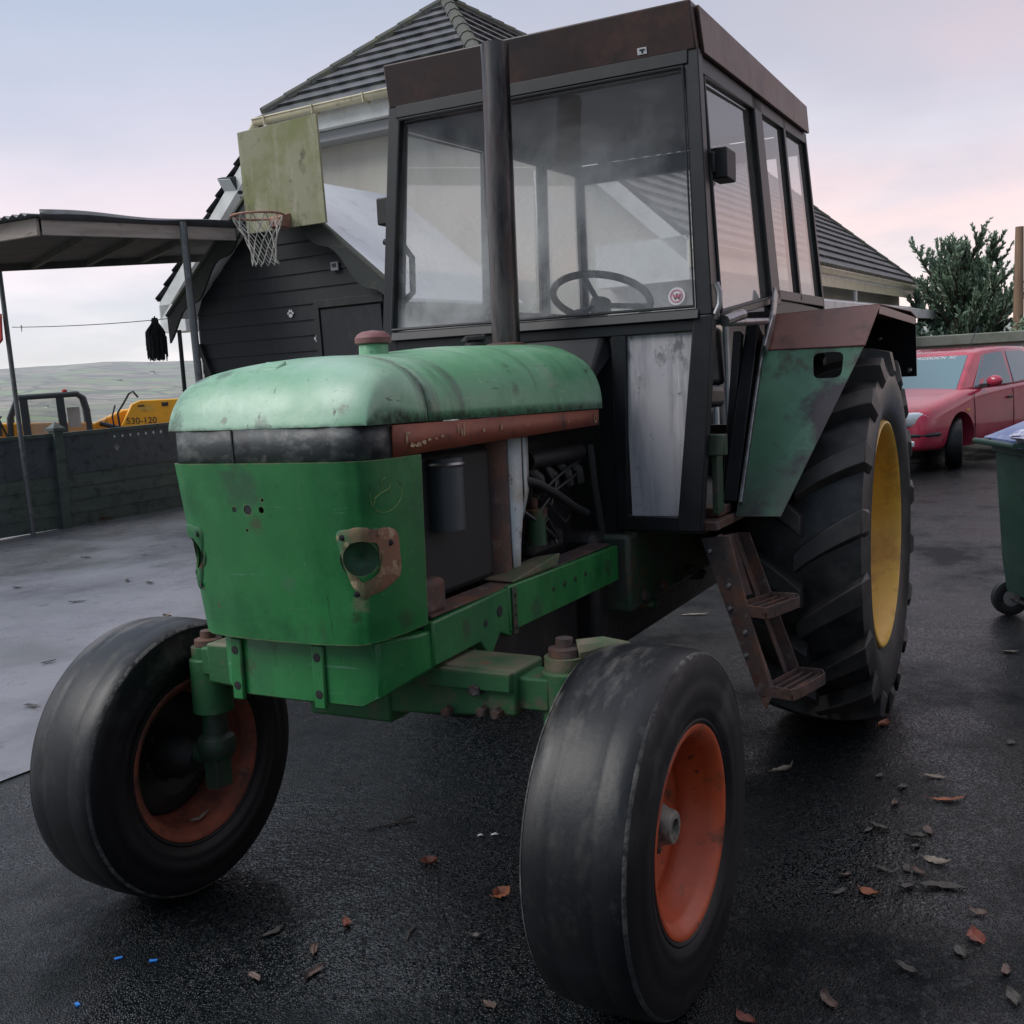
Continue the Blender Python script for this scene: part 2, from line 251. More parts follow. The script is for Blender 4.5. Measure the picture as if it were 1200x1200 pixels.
m['leafp'] = M('pale_dry_leaf', (.24, .20, .16), .6, 0, [((.14, .11, .09), 40, .42, .65)])
m['bluebit'] = M('blue_plastic', (.03, .19, .60), .4)
m['whitebit'] = M('white_scrap', (.6, .6, .6), .6)

# ------------------------------------------------------------------ scene helpers
OFF = {}
def tagp(o, label=None, cat=None, group=None, kind=None):
    for k, v in (('label', label), ('category', cat), ('group', group), ('kind', kind)):
        if v: o[k] = v
    return o
def thing(name, label, cat, loc=(0, 0, 0), frame=None, group=None, world=True):
    """Empty at the base; frame = 3x3 for local building; world=True: children built in world coordinates"""
    o = bpy.data.objects.new(name, None); COL.objects.link(o); o.empty_display_size = .1
    mt = Matrix.Translation(Vector(loc))
    if frame is not None: mt = mt @ Matrix(frame).to_4x4(); world = False
    o.matrix_world = mt; OFF[o.name] = Vector(loc) if world else Vector((0, 0, 0))
    return tagp(o, label, cat, group)
def off_of(p):
    while p is not None:
        if p.name in OFF: return OFF[p.name]
        p = p.parent
    return Vector((0, 0, 0))

SPLIT = {'step_bolt', 'screw_hole', 'bolt_hole', 'casting_bolt', 'wheel_nut', 'rail_hole', 'fender_bolt', 'downpipe', 'door_handle', 'door_seam', 'roof_beam', 'boom_mark', 'diamond_cutout', 'bargeboard', 'fuel_hose', 'corner_post', 'engine_wire'}
class MB:
    def __init__(s): s.v = []; s.f = []
    def add(s, vs, fs):
        b = len(s.v); s.v += [tuple(x) for x in vs]; s.f += [tuple(i + b for i in f) for f in fs]; return s
    def hexa(s, p):   # 8 pts: bottom 4 ccw, top 4 ccw
        return s.add(p, [(3, 2, 1, 0), (4, 5, 6, 7), (0, 1, 5, 4), (1, 2, 6, 5), (2, 3, 7, 6), (3, 0, 4, 7)])
    def box(s, a, b):
        (x0, y0, z0), (x1, y1, z1) = a, b
        x0, x1 = min(x0, x1), max(x0, x1); y0, y1 = min(y0, y1), max(y0, y1); z0, z1 = min(z0, z1), max(z0, z1)
        return s.hexa([(x0, y0, z0), (x1, y0, z0), (x1, y1, z0), (x0, y1, z0), (x0, y0, z1), (x1, y0, z1), (x1, y1, z1), (x0, y1, z1)])
    def bar(s, p, q, w, h, ref=(0, 0, 1)):
        p, q = Vector(p), Vector(q); d = (q - p).normalized(); r = Vector(ref)
        a = d.cross(r)
        if a.length < 1e-4: a = d.cross(Vector((1, 0, 0)))
        a.normalize(); b = a.cross(d).normalized()      # a: width dir, b: height dir (close to ref)
        a = a * w / 2; b = b * h / 2
        return s.hexa([p - a - b, p + a - b, q + a - b, q - a - b, p - a + b, p + a + b, q + a + b, q - a + b])
    def prism(s, poly, vec):
        n = len(poly); P = [Vector(x) for x in poly]; vec = Vector(vec); nn = Vector((0, 0, 0))
        for i in range(n): nn += P[i].cross(P[(i + 1) % n])
        if nn.dot(vec) < 0: P.reverse()
        return s.add(P + [x + vec for x in P], [tuple(range(n - 1, -1, -1)), tuple(range(n, 2 * n))] + [(i, (i + 1) % n, n + (i + 1) % n, n + i) for i in range(n)])
    def tube(s, pts, r, n=10, cap=True, r_end=None):
        P = [Vector(x) for x in pts]; k = len(P); rings = []
        d0 = (P[1] - P[0]).normalized(); a = d0.orthogonal().normalized()
        for i in range(k):
            d = (P[min(i + 1, k - 1)] - P[max(i - 1, 0)]).normalized()
            a = (a - d * a.dot(d)).normalized(); b = d.cross(a)
            rr = r[i] if isinstance(r, (list, tuple)) else (r if r_end is None else r + (r_end - r) * i / (k - 1))
            rings.append([P[i] + (a * math.cos(t) + b * math.sin(t)) * rr for t in np.linspace(0, 2 * math.pi, n, endpoint=False)])
        return s.loft(rings, True, cap)
    def loft(s, rings, closed=True, cap=False, flip=False):
        n = len(rings[0]); vs = [x for r in rings for x in r]; fs = []
        for i in range(len(rings) - 1):
            for j in range(n if closed else n - 1):
                k = (j + 1) % n; q = (i * n + j, i * n + k, (i + 1) * n + k, (i + 1) * n + j)
                fs.append(q[::-1] if flip else q)
        if cap:
            fs.append(tuple(range(n - 1, -1, -1)) if not flip else tuple(range(n)))
            b = (len(rings) - 1) * n; fs.append(tuple(b + i for i in (range(n) if not flip else range(n - 1, -1, -1))))
        return s.add(vs, fs)
    def lathe(s, prof, o, axis, n=64, wob=None):
        o = Vector(o); ax = Vector(axis).normalized(); b = Vector((0, 0, 1))
        if abs(ax.z) > .9: b = Vector((1, 0, 0))
        c = ax.cross(b).normalized(); b = c.cross(ax).normalized()
        rings = [[o + ax * a + (b * math.cos(t) + c * math.sin(t)) * max(r, 1e-4) for t in np.linspace(0, 2 * math.pi, n, endpoint=False)] for a, r in prof]
        return s.loft(rings, True, False)
    def grid(s, rows): return s.loft(rows, False, False)
    def islands(s):
        par = list(range(len(s.v)))
        def fd(i):
            while par[i] != i: par[i] = par[par[i]]; i = par[i]
            return i
        for f_ in s.f:
            for k in f_[1:]: par[fd(k)] = fd(f_[0])
        gr = {}
        for f_ in s.f: gr.setdefault(fd(f_[0]), []).append(f_)
        out = []
        for fs in gr.values():
            ids = sorted({i for f_ in fs for i in f_}); mp = {i: k for k, i in enumerate(ids)}; q = MB(); q.v = [s.v[i] for i in ids]; q.f = [tuple(mp[i] for i in f_) for f_ in fs]; out.append(q)
        return out
    def build(s, name, mat, parent=None, *a, **k):
        if name in SPLIT:
            r_ = None
            for q in s.islands(): r_ = q.build1(name, mat, parent, *a, **k)
            return r_
        return s.build1(name, mat, parent, *a, **k)
    def build1(s, name, mat, parent=None, bevel=0., ang=35, solid=0., seg=2, fixn=True):
        off = off_of(parent)
        me = bpy.data.meshes.new(name)
        me.from_pydata([(x[0] - off.x, x[1] - off.y, x[2] - off.z) for x in s.v], [], s.f)
        if fixn:
            bm = bmesh.new(); bm.from_mesh(me); bmesh.ops.recalc_face_normals(bm, faces=bm.faces); bm.to_mesh(me); bm.free()
        me.materials.append(m[mat] if isinstance(mat, str) else mat)
        if ang:
            me.polygons.foreach_set('use_smooth', [True] * len(me.polygons)); me.set_sharp_from_angle(angle=R(ang))
        o = bpy.data.objects.new(name, me); COL.objects.link(o)
        if parent is not None: o.parent = parent
        if solid:
            md = o.modifiers.new('solid', 'SOLIDIFY'); md.thickness = abs(solid); md.offset = -1 if solid > 0 else 1
        if bevel:
            md = o.modifiers.new('bevel', 'BEVEL'); md.width = bevel; md.segments = seg; md.limit_method = 'ANGLE'; md.angle_limit = R(40); md.harden_normals = False
        return o
def apply(o):
    bpy.context.view_layer.update()
    dg = bpy.context.evaluated_depsgraph_get(); me = bpy.data.meshes.new_from_object(o.evaluated_get(dg)); o.modifiers.clear(); o.data = me; return o
def cut(o, cutter_mb, ang=35):
    c = cutter_mb.build('cutter', 'black'); 
    c.matrix_world = o.matrix_world if o.parent is None else Matrix.Identity(4)
    par = o.parent
    bpy.context.view_layer.update()
    c.matrix_world = o.matrix_world.copy()
    md = o.modifiers.new('cut', 'BOOLEAN'); md.operation = 'DIFFERENCE'; md.object = c; md.solver = 'EXACT'
    bpy.context.view_layer.update()
    apply(o); bpy.data.objects.remove(c)
    o.data.polygons.foreach_set('use_smooth', [True] * len(o.data.polygons)); o.data.set_sharp_from_angle(angle=R(ang))
    return o
def text(name, body, mat, size, mtx, parent=None, ext=.0008, label=None):
    c = bpy.data.curves.new(name, 'FONT'); c.body = body; c.size = size; c.extrude = ext; c.align_x = 'CENTER'; c.align_y = 'CENTER'
    o0 = bpy.data.objects.new(name + '_tmp', c); COL.objects.link(o0); bpy.context.view_layer.update()
    me = bpy.data.meshes.new_from_object(o0.evaluated_get(bpy.context.evaluated_depsgraph_get())); bpy.data.objects.remove(o0)
    me.transform(mtx); me.materials.clear(); me.materials.append(m[mat])
    o = bpy.data.objects.new(name, me); COL.objects.link(o); o.parent = parent
    if label: o['label'] = label
    return o
lerp = lambda a, b, t: a + (b - a) * t
def blobmesh(n_lat, n_lon, fn):
    rows = [[fn(t, p) for p in np.linspace(0, 2 * math.pi, n_lon, endpoint=False)] for t in np.linspace(0.001, math.pi - .001, n_lat)]
    mb = MB(); mb.loft(rows, True, True); return mb

# ------------------------------------------------------------------ camera, light, sky
CAM = (4.5714, 1.6232, 1.4558); yaw, pitch, roll = 3.6200, -.1175, -.0470
f = Vector((math.cos(pitch) * math.cos(yaw), math.cos(pitch) * math.sin(yaw), math.sin(pitch)))
r = f.cross(Vector((0, 0, 1))).normalized(); u = r.cross(f)
r2 = r * math.cos(roll) + u * math.sin(roll); u2 = -r * math.sin(roll) + u * math.cos(roll)
cam = bpy.data.cameras.new('camera'); co = bpy.data.objects.new('camera', cam); COL.objects.link(co)
co.matrix_world = Matrix(((r2.x, u2.x, -f.x, CAM[0]), (r2.y, u2.y, -f.y, CAM[1]), (r2.z, u2.z, -f.z, CAM[2]), (0, 0, 0, 1)))
cam.sensor_width = 36; cam.sensor_fit = 'HORIZONTAL'; cam.lens = 1234.7 / 1200 * 36; cam.clip_end = 9000; cam.clip_start = .05
sc.camera = co
SUN_DIR = Vector((.50, -.52, .70)).normalized()
sun = bpy.data.lights.new('sun', 'SUN'); sun.energy = 2.3; sun.angle = R(36); sun.color = (1, .975, .94)
so = bpy.data.objects.new('sun', sun); COL.objects.link(so); so.rotation_euler = SUN_DIR.to_track_quat('Z', 'Y').to_euler(); so.location = (0, 0, 30)
w = bpy.data.worlds.new('World'); sc.world = w; w.use_nodes = True
nt = w.node_tree; nt.nodes.clear()
def wn(t, **k):
    n = nt.nodes.new(t)
    for a, b in k.items(): setattr(n, a, b)
    return n
L = nt.links.new
wo = wn('ShaderNodeOutputWorld'); sky = wn('ShaderNodeTexSky', sky_type='NISHITA'); sky.sun_disc = False
sky.sun_elevation = math.asin(SUN_DIR.z); sky.sun_rotation = math.atan2(SUN_DIR.x, SUN_DIR.y)
bg1 = wn('ShaderNodeBackground'); bg1.inputs[1].default_value = .05; L(sky.outputs[0], bg1.inputs[0])
tc = wn('ShaderNodeTexCoord'); sp = wn('ShaderNodeSeparateXYZ'); L(tc.outputs['Generated'], sp.inputs[0])
def wramp(sock, stops):
    n = wn('ShaderNodeValToRGB'); L(sock, n.inputs[0]); e = n.color_ramp.elements
    e[0].position, e[0].color = stops[0][0], (*stops[0][1], 1); e[1].position, e[1].color = stops[-1][0], (*stops[-1][1], 1)
    for p, c in stops[1:-1]:
        x = e.new(p); x.color = (*c, 1)
    return n.outputs[0]
grad = wramp(sp.outputs[2], [(0, (.88, .82, .85)), (.07, (.92, .80, .82)), (.15, (.95, .72, .68)), (.23, (.68, .60, .63)), (.33, (.47, .50, .57)), (.50, (.74, .80, .88)), (1, (.96, 1.06, 1.18))])
# warmer to the right of the tractor (towards -X +Y), greyer-blue to its left
dv = wn('ShaderNodeVectorMath', operation='DOT_PRODUCT'); L(tc.outputs['Generated'], dv.inputs[0]); dv.inputs[1].default_value = Vector((-.45, .89, 0))
mr = wn('ShaderNodeMapRange'); L(dv.outputs['Value'], mr.inputs[0]); mr.inputs[1].default_value = -.75; mr.inputs[2].default_value = .75
tint = wramp(mr.outputs[0], [(0, (.96, 1.0, 1.07)), (.35, (.98, 1.0, 1.04)), (.65, (1.12, .95, .88)), (1, (1.20, .93, .83))])
mm = wn('ShaderNodeMix', data_type='RGBA', blend_type='MULTIPLY'); mm.inputs[0].default_value = 1; L(grad, mm.inputs[6]); L(tint, mm.inputs[7])
# cloud sheets
dvd = wn('ShaderNodeMath', operation='ADD'); L(sp.outputs[2], dvd.inputs[0]); dvd.inputs[1].default_value = .22
dvi = wn('ShaderNodeVectorMath', operation='DIVIDE'); L(tc.outputs['Generated'], dvi.inputs[0]); cb = wn('ShaderNodeCombineXYZ')
for i in range(3): L(dvd.outputs[0], cb.inputs[i])
L(cb.outputs[0], dvi.inputs[1])
def wnoise(sc_, st, lo, hi):
    mp = wn('ShaderNodeMapping'); L(dvi.outputs[0], mp.inputs[0]); mp.inputs['Scale'].default_value = st
    n = wn('ShaderNodeTexNoise'); L(mp.outputs[0], n.inputs[0]); n.inputs['Scale'].default_value = sc_; n.inputs['Detail'].default_value = 5; n.inputs['Roughness'].default_value = .5
    q = wn('ShaderNodeMapRange'); q.interpolation_type = 'SMOOTHSTEP'; L(n.outputs[0], q.inputs[0]); q.inputs[1].default_value = lo; q.inputs[2].default_value = hi; return q.outputs[0]
def wmix(fac, a, col, k):
    q = wn('ShaderNodeMath', operation='MULTIPLY'); L(fac, q.inputs[0]); q.inputs[1].default_value = k
    x = wn('ShaderNodeMix', data_type='RGBA'); L(q.outputs[0], x.inputs[0]); L(a, x.inputs[6]); x.inputs[7].default_value = (*col, 1); return x.outputs[2]
c1 = wmix(wnoise(1.1, (1, 1, .5), .40, .66), mm.outputs[2], (.44, .46, .53), .60)
c2 = wmix(wnoise(.9, (1.2, .8, .5), .50, .74), c1, (.90, .85, .86), .38)
bg2 = wn('ShaderNodeBackground'); 
# sky behind the photographer dimmed on purpose, to darken near tyres and ground
bk = wn('ShaderNodeVectorMath', operation='DOT_PRODUCT'); L(tc.outputs['Generated'], bk.inputs[0]); bk.inputs[1].default_value = Vector((.888, .46, -.25))
bkr = wn('ShaderNodeMapRange'); bkr.interpolation_type = 'SMOOTHSTEP'; L(bk.outputs['Value'], bkr.inputs[0]); bkr.inputs[1].default_value = -.25; bkr.inputs[2].default_value = .75; bkr.inputs[3].default_value = 1.0; bkr.inputs[4].default_value = 0.0
bkm = wn('ShaderNodeMix', data_type='RGBA', blend_type='MULTIPLY'); bkm.inputs[0].default_value = 1; L(c2, bkm.inputs[6]); bkc = wn('ShaderNodeMix', data_type='RGBA'); L(bkr.outputs[0], bkc.inputs[0]); bkc.inputs[6].default_value = (.21, .26, .29, 1); bkc.inputs[7].default_value = (1, 1, 1, 1); L(bkc.outputs[2], bkm.inputs[7]); c2 = bkm.outputs[2]
L(c2, bg2.inputs[0]); bg2.inputs[1].default_value = .92
ads = wn('ShaderNodeAddShader'); L(bg1.outputs[0], ads.inputs[0]); L(bg2.outputs[0], ads.inputs[1]); L(ads.outputs[0], wo.inputs[0])
sc.view_settings.view_transform = 'Standard'; sc.view_settings.look = 'None'; sc.view_settings.exposure = 0; sc.view_settings.gamma = 1
sc.cycles.use_denoising = True; sc.cycles.max_bounces = 8; sc.cycles.transparent_max_bounces = 16; sc.cycles.sample_clamp_indirect = 6

# gravity frame: the drive slopes a little under the tractor, so upright things lean by G in these coordinates
G = Vector((.0258, -.0063, 1)).normalized()
def frame(yaw):
    a = Vector((math.cos(yaw), math.sin(yaw), 0)); a = (a - G * a.dot(G)).normalized(); b = G.cross(a)
    return ((a.x, b.x, G.x), (a.y, b.y, G.y), (a.z, b.z, G.z))
def zg(x, y=0):
    s = max(0., -(x + 1)); return .026 * s * s / (s + 1)

# ------------------------------------------------------------------ ground
xs = sorted(set([round(x, 2) for x in np.concatenate([np.linspace(-45, -6, 22), np.linspace(-6, 4, 26), np.linspace(4, 14, 6)])]))
ys = list(np.linspace(-9.6, 22, 40))
g = MB(); g.grid([[(x, y, zg(x)) for y in ys] for x in xs])
drive = tagp(g.build('driveway', 'asphalt', ang=60), kind='structure')
g = MB(); ys2 = [-9.55, -8, -6, -4, -2.06]
g.grid([[(x, y + (.012 * math.sin(x * 5.1) + .008 * math.sin(x * 13)) * (y > -2.5), zg(x) + .006) for y in ys2] for x in np.linspace(-12, 12, 120)])
tagp(g.build('concrete_yard', 'concrete', ang=60), kind='structure')
def hz(rr, a):
    h = np.interp(rr, [8, 14, 30, 120, 400, 900, 1600, 2300, 3000, 3600], [-.75, -.8, -1.5, -9, -22, -20, 8, 60, 120, 100])
    k = min(1, max(0, (rr - 300) / 1500))
    h += k * (9 * math.sin(a * 7.3 + 1) + 5 * math.sin(a * 17 + rr * .0012) + 2.5 * math.sin(a * 41 + 2 + rr * .002) + 1.3 * math.sin(a * 97 + rr * .004))
    return h
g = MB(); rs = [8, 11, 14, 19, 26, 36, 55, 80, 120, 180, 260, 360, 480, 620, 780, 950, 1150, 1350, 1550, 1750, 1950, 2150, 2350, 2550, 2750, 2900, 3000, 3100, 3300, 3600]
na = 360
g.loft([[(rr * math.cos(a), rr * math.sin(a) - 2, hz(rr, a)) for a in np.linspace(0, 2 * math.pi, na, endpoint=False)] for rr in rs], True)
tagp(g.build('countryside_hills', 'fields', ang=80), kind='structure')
# scattered far farmhouses
for k, (px_az, rr, s) in enumerate([(3.915, 1900, 4), (3.968, 2250, 4.5), (4.03, 1500, 3.5), (4.066, 2050, 4), (3.89, 1250, 3), (3.94, 2500, 5), (4.05, 1050, 2.5)]):
    x, y = rr * math.cos(px_az), rr * math.sin(px_az) - 2; z = hz(rr, px_az)
    lab = 'tiny white farmhouse far away on the hazy hillside'
    t = thing('farmhouse', lab, 'house', (x, y, z), group='white farmhouses scattered over the far hills')
    b = MB(); b.box((x - s * .5, y - s, z - 2), (x + s * .5, y + s, z + s * .5)); b.build('wall', 'white', t, ang=0)
    b = MB(); b.prism([(x - s * .6, y - s * 1.05, z + s * .5), (x + s * .6, y - s * 1.05, z + s * .5), (x, y - s * 1.05, z + s * .95)], (0, 2.1 * s, 0)); b.build('roof', 'tile', t, ang=0)

# ------------------------------------------------------------------ TRACTOR
T = thing('tractor', 'old green tractor with boxy black cab, rusty visor and bare front tyres', 'tractor', (0, 0, 0))
# --- hood
def hood_section(x, w, zl, h, n=2.55, bow=0., K=40):
    pts = []
    for t in np.linspace(0, math.pi, K):
        c, s_ = math.cos(t), math.sin(t)
        y = w * math.copysign(abs(c) ** (2 / n), c); z = zl + h * abs(s_) ** (2 / n)
        pts.append((x - bow * abs(y / max(w, .01)) ** 4, y, z))
    return pts
st = [(1.34, .300, 1.375, .218, 2.5, 0), (1.345, .302, 1.375, .222, 2.5, 0), (1.43, .302, 1.376, .220, 2.55, 0), (1.9, .301, 1.380, .204, 2.6, 0), (2.2, .300, 1.383, .178, 2.65, 0), (2.40, .300, 1.385, .170, 2.7, 0)]
mb = MB(); rows = []
for a, b in zip(st[:-1], st[1:]):
    for t in np.linspace(0, 1, 5, endpoint=False): rows.append(hood_section(*[lerp(p, q, t) for p, q in zip(a, b)]))
rows.append(hood_section(*st[-1])); rows.append(hood_section(2.425, .300, 1.385, .169, 2.72))
mb.grid(rows)
hood = mb.build('hood', 'hood', T, solid=.004, ang=50)
st = [(2.431, .300, 1.386, .1685, 2.75, 0), (2.50, .300, 1.387, .160, 3.3, .004), (2.555, .2995, 1.387, .149, 4.1, .008), (2.60, .299, 1.388, .134, 5.0, .012), (2.635, .298, 1.388, .113, 6.0, .016), (2.662, .296, 1.388, .084, 7.0, .020), (2.682, .294, 1.388, .052, 8, .024), (2.694, .2925, 1.388, .024, 8, .027), (2.700, .2915, 1.388, .008, 8, .030), (2.7015, .291, 1.388, .0005, 8, .031)]
P_ = np.array(st); rows = []
tt = np.linspace(0, len(st) - 1, 34)
for t in tt:
    i = int(min(math.floor(t), len(st) - 2)); f_ = t - i
    p0, p1, p2, p3 = P_[max(i - 1, 0)], P_[i], P_[i + 1], P_[min(i + 2, len(st) - 1)]
    q = .5 * ((2 * p1) + (-p0 + p2) * f_ + (2 * p0 - 5 * p1 + 4 * p2 - p3) * f_ ** 2 + (-p0 + 3 * p1 - 3 * p2 + p3) * f_ ** 3)
    q[3] = max(q[3], .0005); rows.append(hood_section(*q, K=44))
mb = MB(); mb.grid(rows); nose = mb.build('hood_nose', 'hood', T, solid=.004, ang=60)
mb = MB(); mb.hexa([(2.56, -.075, 1.523), (2.60, -.075, 1.505), (2.60, -.005, 1.505), (2.56, -.005, 1.523), (2.555, -.072, 1.545), (2.592, -.072, 1.528), (2.592, -.008, 1.528), (2.555, -.008, 1.545)]); mb.build('badge_pad', 'hood', nose, bevel=.004)
# black scuffed band under the nose + red strips
def outline(inset, xr):      # plan outline, from the tractor's right rear round the front to the left rear
    half = [(0, 2.705), (.12, 2.703), (.22, 2.696), (.262, 2.684), (.284, 2.660), (.293, 2.62), (.297, 2.58)]
    h = [(y - inset * (y > .2) if y > 0 else y, x - inset) for y, x in half]
    L_ = [(x, -y) for y, x in reversed(h[1:])] + [(x, y) for y, x in h]
    return L_ if xr is None else [(xr, -.299 + inset)] + L_ + [(xr, .299 - inset)]
ol = outline(.004, None)
mb = MB(); mb.grid([[(x, y, z) for x, y in ol] for z in (1.305, 1.35, 1.388)]); mb.build('headlamp_band', 'band', T, solid=.006, ang=50)
mb = MB(); mb.box((2.694, -.068, 1.308), (2.7025, -.064, 1.388)); mb.build('band_joint', 'black', T)
for s in (1, -1):
    mb = MB(); n = 14
    mb.grid([[(x, s * .297, lerp(1.312, 1.322, (2.58 - x) / 1.21) + 0) for x in np.linspace(2.58, 1.37, n)], [(x, s * .299, lerp(1.384, 1.372, (2.58 - x) / 1.21)) for x in np.linspace(2.58, 1.37, n)]])
    st_ = mb.build('side_strip', 'strip', T, solid=.005)
    if s > 0:   # remains of the lettering that has peeled off the strip
        mb = MB(); yy = .3018
        def patch(xc, zc, w_, h_, n=9, jag=.45):
            pts = []
            for k in range(n):
                a = 2 * math.pi * k / n; q = 1 + random.uniform(-jag, jag)
                pts.append((xc + w_ * math.cos(a) * q, yy, zc + h_ * math.sin(a) * q))
            mb.add(pts, [tuple(range(n))])
        for x_, z_, w_, h_ in [(2.53, 1.352, .004, .016), (2.522, 1.363, .012, .003), (2.505, 1.333, .012, .006), (2.480, 1.332, .014, .007), (2.455, 1.338, .011, .005), (2.43, 1.342, .008, .003), (2.40, 1.343, .006, .002), (2.37, 1.346, .006, .003), (2.29, 1.356, .003, .014), (2.275, 1.353, .006, .011), (2.262, 1.357, .003, .014), (2.16, 1.349, .006, .007), (2.06, 1.352, .004, .009), (1.90, 1.35, .003, .005), (1.62, 1.345, .005, .005)]:
            patch(x_, z_, w_, h_)
        t0 = np.linspace(0, 2 * math.pi, 20); c0 = (1.405, 1.347)
        for i in range(19): mb.add([(c0[0] + .012 * math.cos(t0[i]) * q, yy, c0[1] + .017 * math.sin(t0[i]) * q) for q in (1, .72)] + [(c0[0] + .012 * math.cos(t0[i + 1]) * q, yy, c0[1] + .017 * math.sin(t0[i + 1]) * q) for q in (.72, 1)], [(0, 1, 2, 3)])
        mb.build('peeled_lettering', 'decal', st_, ang=0)
# --- grille panel (wrap-round sheet)
S_ = [0, .3, .55, .7, .8, .9, 1]
PT = [(0, 2.705), (.14, 2.703), (.235, 2.695), (.270, 2.683), (.287, 2.655), (.296, 2.58), (.304, 2.475)]
PB = [(0, 2.665), (.12, 2.662), (.215, 2.652), (.245, 2.64), (.262, 2.61), (.282, 2.55), (.298, 2.477)]
ZB = [.885, .885, .887, .89, .893, .898, .905]
def panel(s, t, d=0.):
    def raw(s):
        a = min(abs(s), 1); sg = 1 if s >= 0 else -1; q = lambda arr: float(np.interp(a, S_, arr))
        ty, tx, by, bx, zb = sg * q([p[0] for p in PT]), q([p[1] for p in PT]), sg * q([p[0] for p in PB]), q([p[1] for p in PB]), q(ZB)
        return Vector((lerp(bx, tx, t), lerp(by, ty, t), lerp(zb, 1.311, t)))
    p = (raw(s - .03) + raw(s) * 2 + raw(s + .03)) / 4 if abs(s) < .96 else raw(s)
    if d:
        tg = raw(min(s + .04, 1)) - raw(max(s - .04, -1)); nrm = tg.cross(Vector((0, 0, 1))).normalized(); p = p + nrm * d * (1 if nrm.dot(p - Vector((2.3, 0, 1.1))) > 0 else -1)
    return p
mb = MB(); mb.grid([[panel(s, t) for s in np.linspace(-1, 1, 101)] for t in np.linspace(0, 1, 16)])
gp = mb.build('grille_panel', 'green', T, solid=.004, ang=40)
apply(gp)
def lampcut(s, rr=.0405):
    c = V(2.66, s * .246, 1.091); d = V(.83, s * .56, 0).normalized(); b = MB()
    pr = [(-.06, 0), (-.06, rr), (.06, rr), (.06, 0)]; b.lathe(pr, c, d, 32); return b
for s in (1, -1): cut(gp, lampcut(s), 40)
for s_, t_, rr in [(-.18, .745, .007), (-.09, .745, .012), (0.0, .745, .008), (.015, .80, .004), (-.115, .63, .004)]:
    b = MB(); b.lathe([(-.03, 0), (-.03, rr), (.03, rr), (.03, 0)], panel(s_, t_), V(1, 0, 0), 16); cut(gp, b, 40)
def rquad(s, pts, k=6):      # rounded closed outline in (s,t)
    out = []
    n = len(pts)
    for i in range(n):
        a, b, c = [np.array(pts[(i + j) % n]) for j in (-1, 0, 1)]
        p = b + (a - b) * .25; q = b + (c - b) * .25
        for t in np.linspace(0, 1, k): out.append((1 - t) ** 2 * p + 2 * t * (1 - t) * b + t * t * q)
    return [(s * x[0], x[1]) for x in out]
for s in (1, -1):
    o_ = rquad(s, [(.455, .635), (.66, .655), (.895, .62), (.90, .345), (.82, .285), (.65, .25), (.545, .34)])
    cs, ct = s * .67, .475
    mb = MB(); rows = []
    for kf in (1., .93, .72, .56):
        rows.append([panel(cs + (a - cs) * kf, ct + (b - ct) * kf, .0035 if kf < .97 else .0005) for a, b in o_])
    mb.loft(rows, True)
    lp = mb.build('headlight_plate', 'lampplate' if s > 0 else 'lampplateR', gp, ang=60)
    cut(lp, lampcut(s, .0405), 50)
    c = V(2.66, s * .246, 1.091); d = V(.83, s * .56, 0).normalized()
    mb = MB(); mb.lathe([(.0, .048), (-.022, .047), (-.026, .03), (-.027, .001)], c - d * .010, d, 28); mb.build('headlight_recess', 'cup', gp, solid=.002)
    mb = MB()
    for a, b in ((.52, .60), (.85, .54), (.60, .29)):
        p = panel(s * a, b, .0045); mb.lathe([(0, .0075), (.001, .005), (.0015, .0)], p, d, 12)
    mb.build('screw_hole', 'black', lp)
# ghost of a round badge with leaping animal outline
mb = MB(); cs, ct = .845, .815
def ghost(pts, wd):
    for a, b in zip(pts[:-1], pts[1:]):
        pa, pb = panel(*a, .0012), panel(*b, .0012); dd = (pb - pa); n_ = dd.cross(V(.5, .85, 0)).normalized() * wd
        mb.add([pa - n_, pb - n_, pb + n_, pa + n_], [(0, 1, 2, 3)])
ring = [(cs + .075 * math.cos(a), ct + .105 * math.sin(a)) for a in np.linspace(.2 * math.pi + math.pi * .75, 2.2 * math.pi + .1, 26)]
ghost(ring, .0011)
ghost([(cs - .05, ct - .02), (cs - .015, ct + .005), (cs + .02, ct + .02), (cs + .03, ct + .045)], .0012)
ghost([(cs - .045, ct - .02), (cs - .055, ct - .05)], .001); ghost([(cs + .015, ct + .015), (cs + .035, ct - .02)], .001); ghost([(cs - .005, ct + .02), (cs - .01, ct + .07), (cs + .01, ct + .085)], .001)
mb.build('badge_ghost', 'ghost', gp, ang=0)
# --- front bolster and side rails
bol = [(2.44, -.293), (2.50, -.288), (2.597, -.232), (2.612, -.19), (2.615, 0), (2.612, .19), (2.597, .232), (2.50, .288), (2.44, .293)]
mb = MB()
zt = lambda y: .884; zb_ = lambda x, y: .725 + max(0, (abs(y) - .2)) * .7
ring0 = [(x, y, zb_(x, y)) for x, y in bol]; ring1 = [(x, y, zt(y)) for x, y in bol]
mb.loft([ring0, ring1], True, True)
bo = mb.build('front_bolster', 'green', T, bevel=.006)
for y in (-.178, .074):
    mb = MB(); mb.box((2.612, y - .018, .715), (2.624, y + .018, .872)); k = mb.build('bolster_bracket', 'green', bo, bevel=.005)
    mb = MB()
    for z in (.752, .842): mb.lathe([(0, .0115), (.0015, .0105), (.002, 0)], (2.6235, y, z), (1, 0, 0), 14)
    mb.build('bolt_hole', 'black', k)
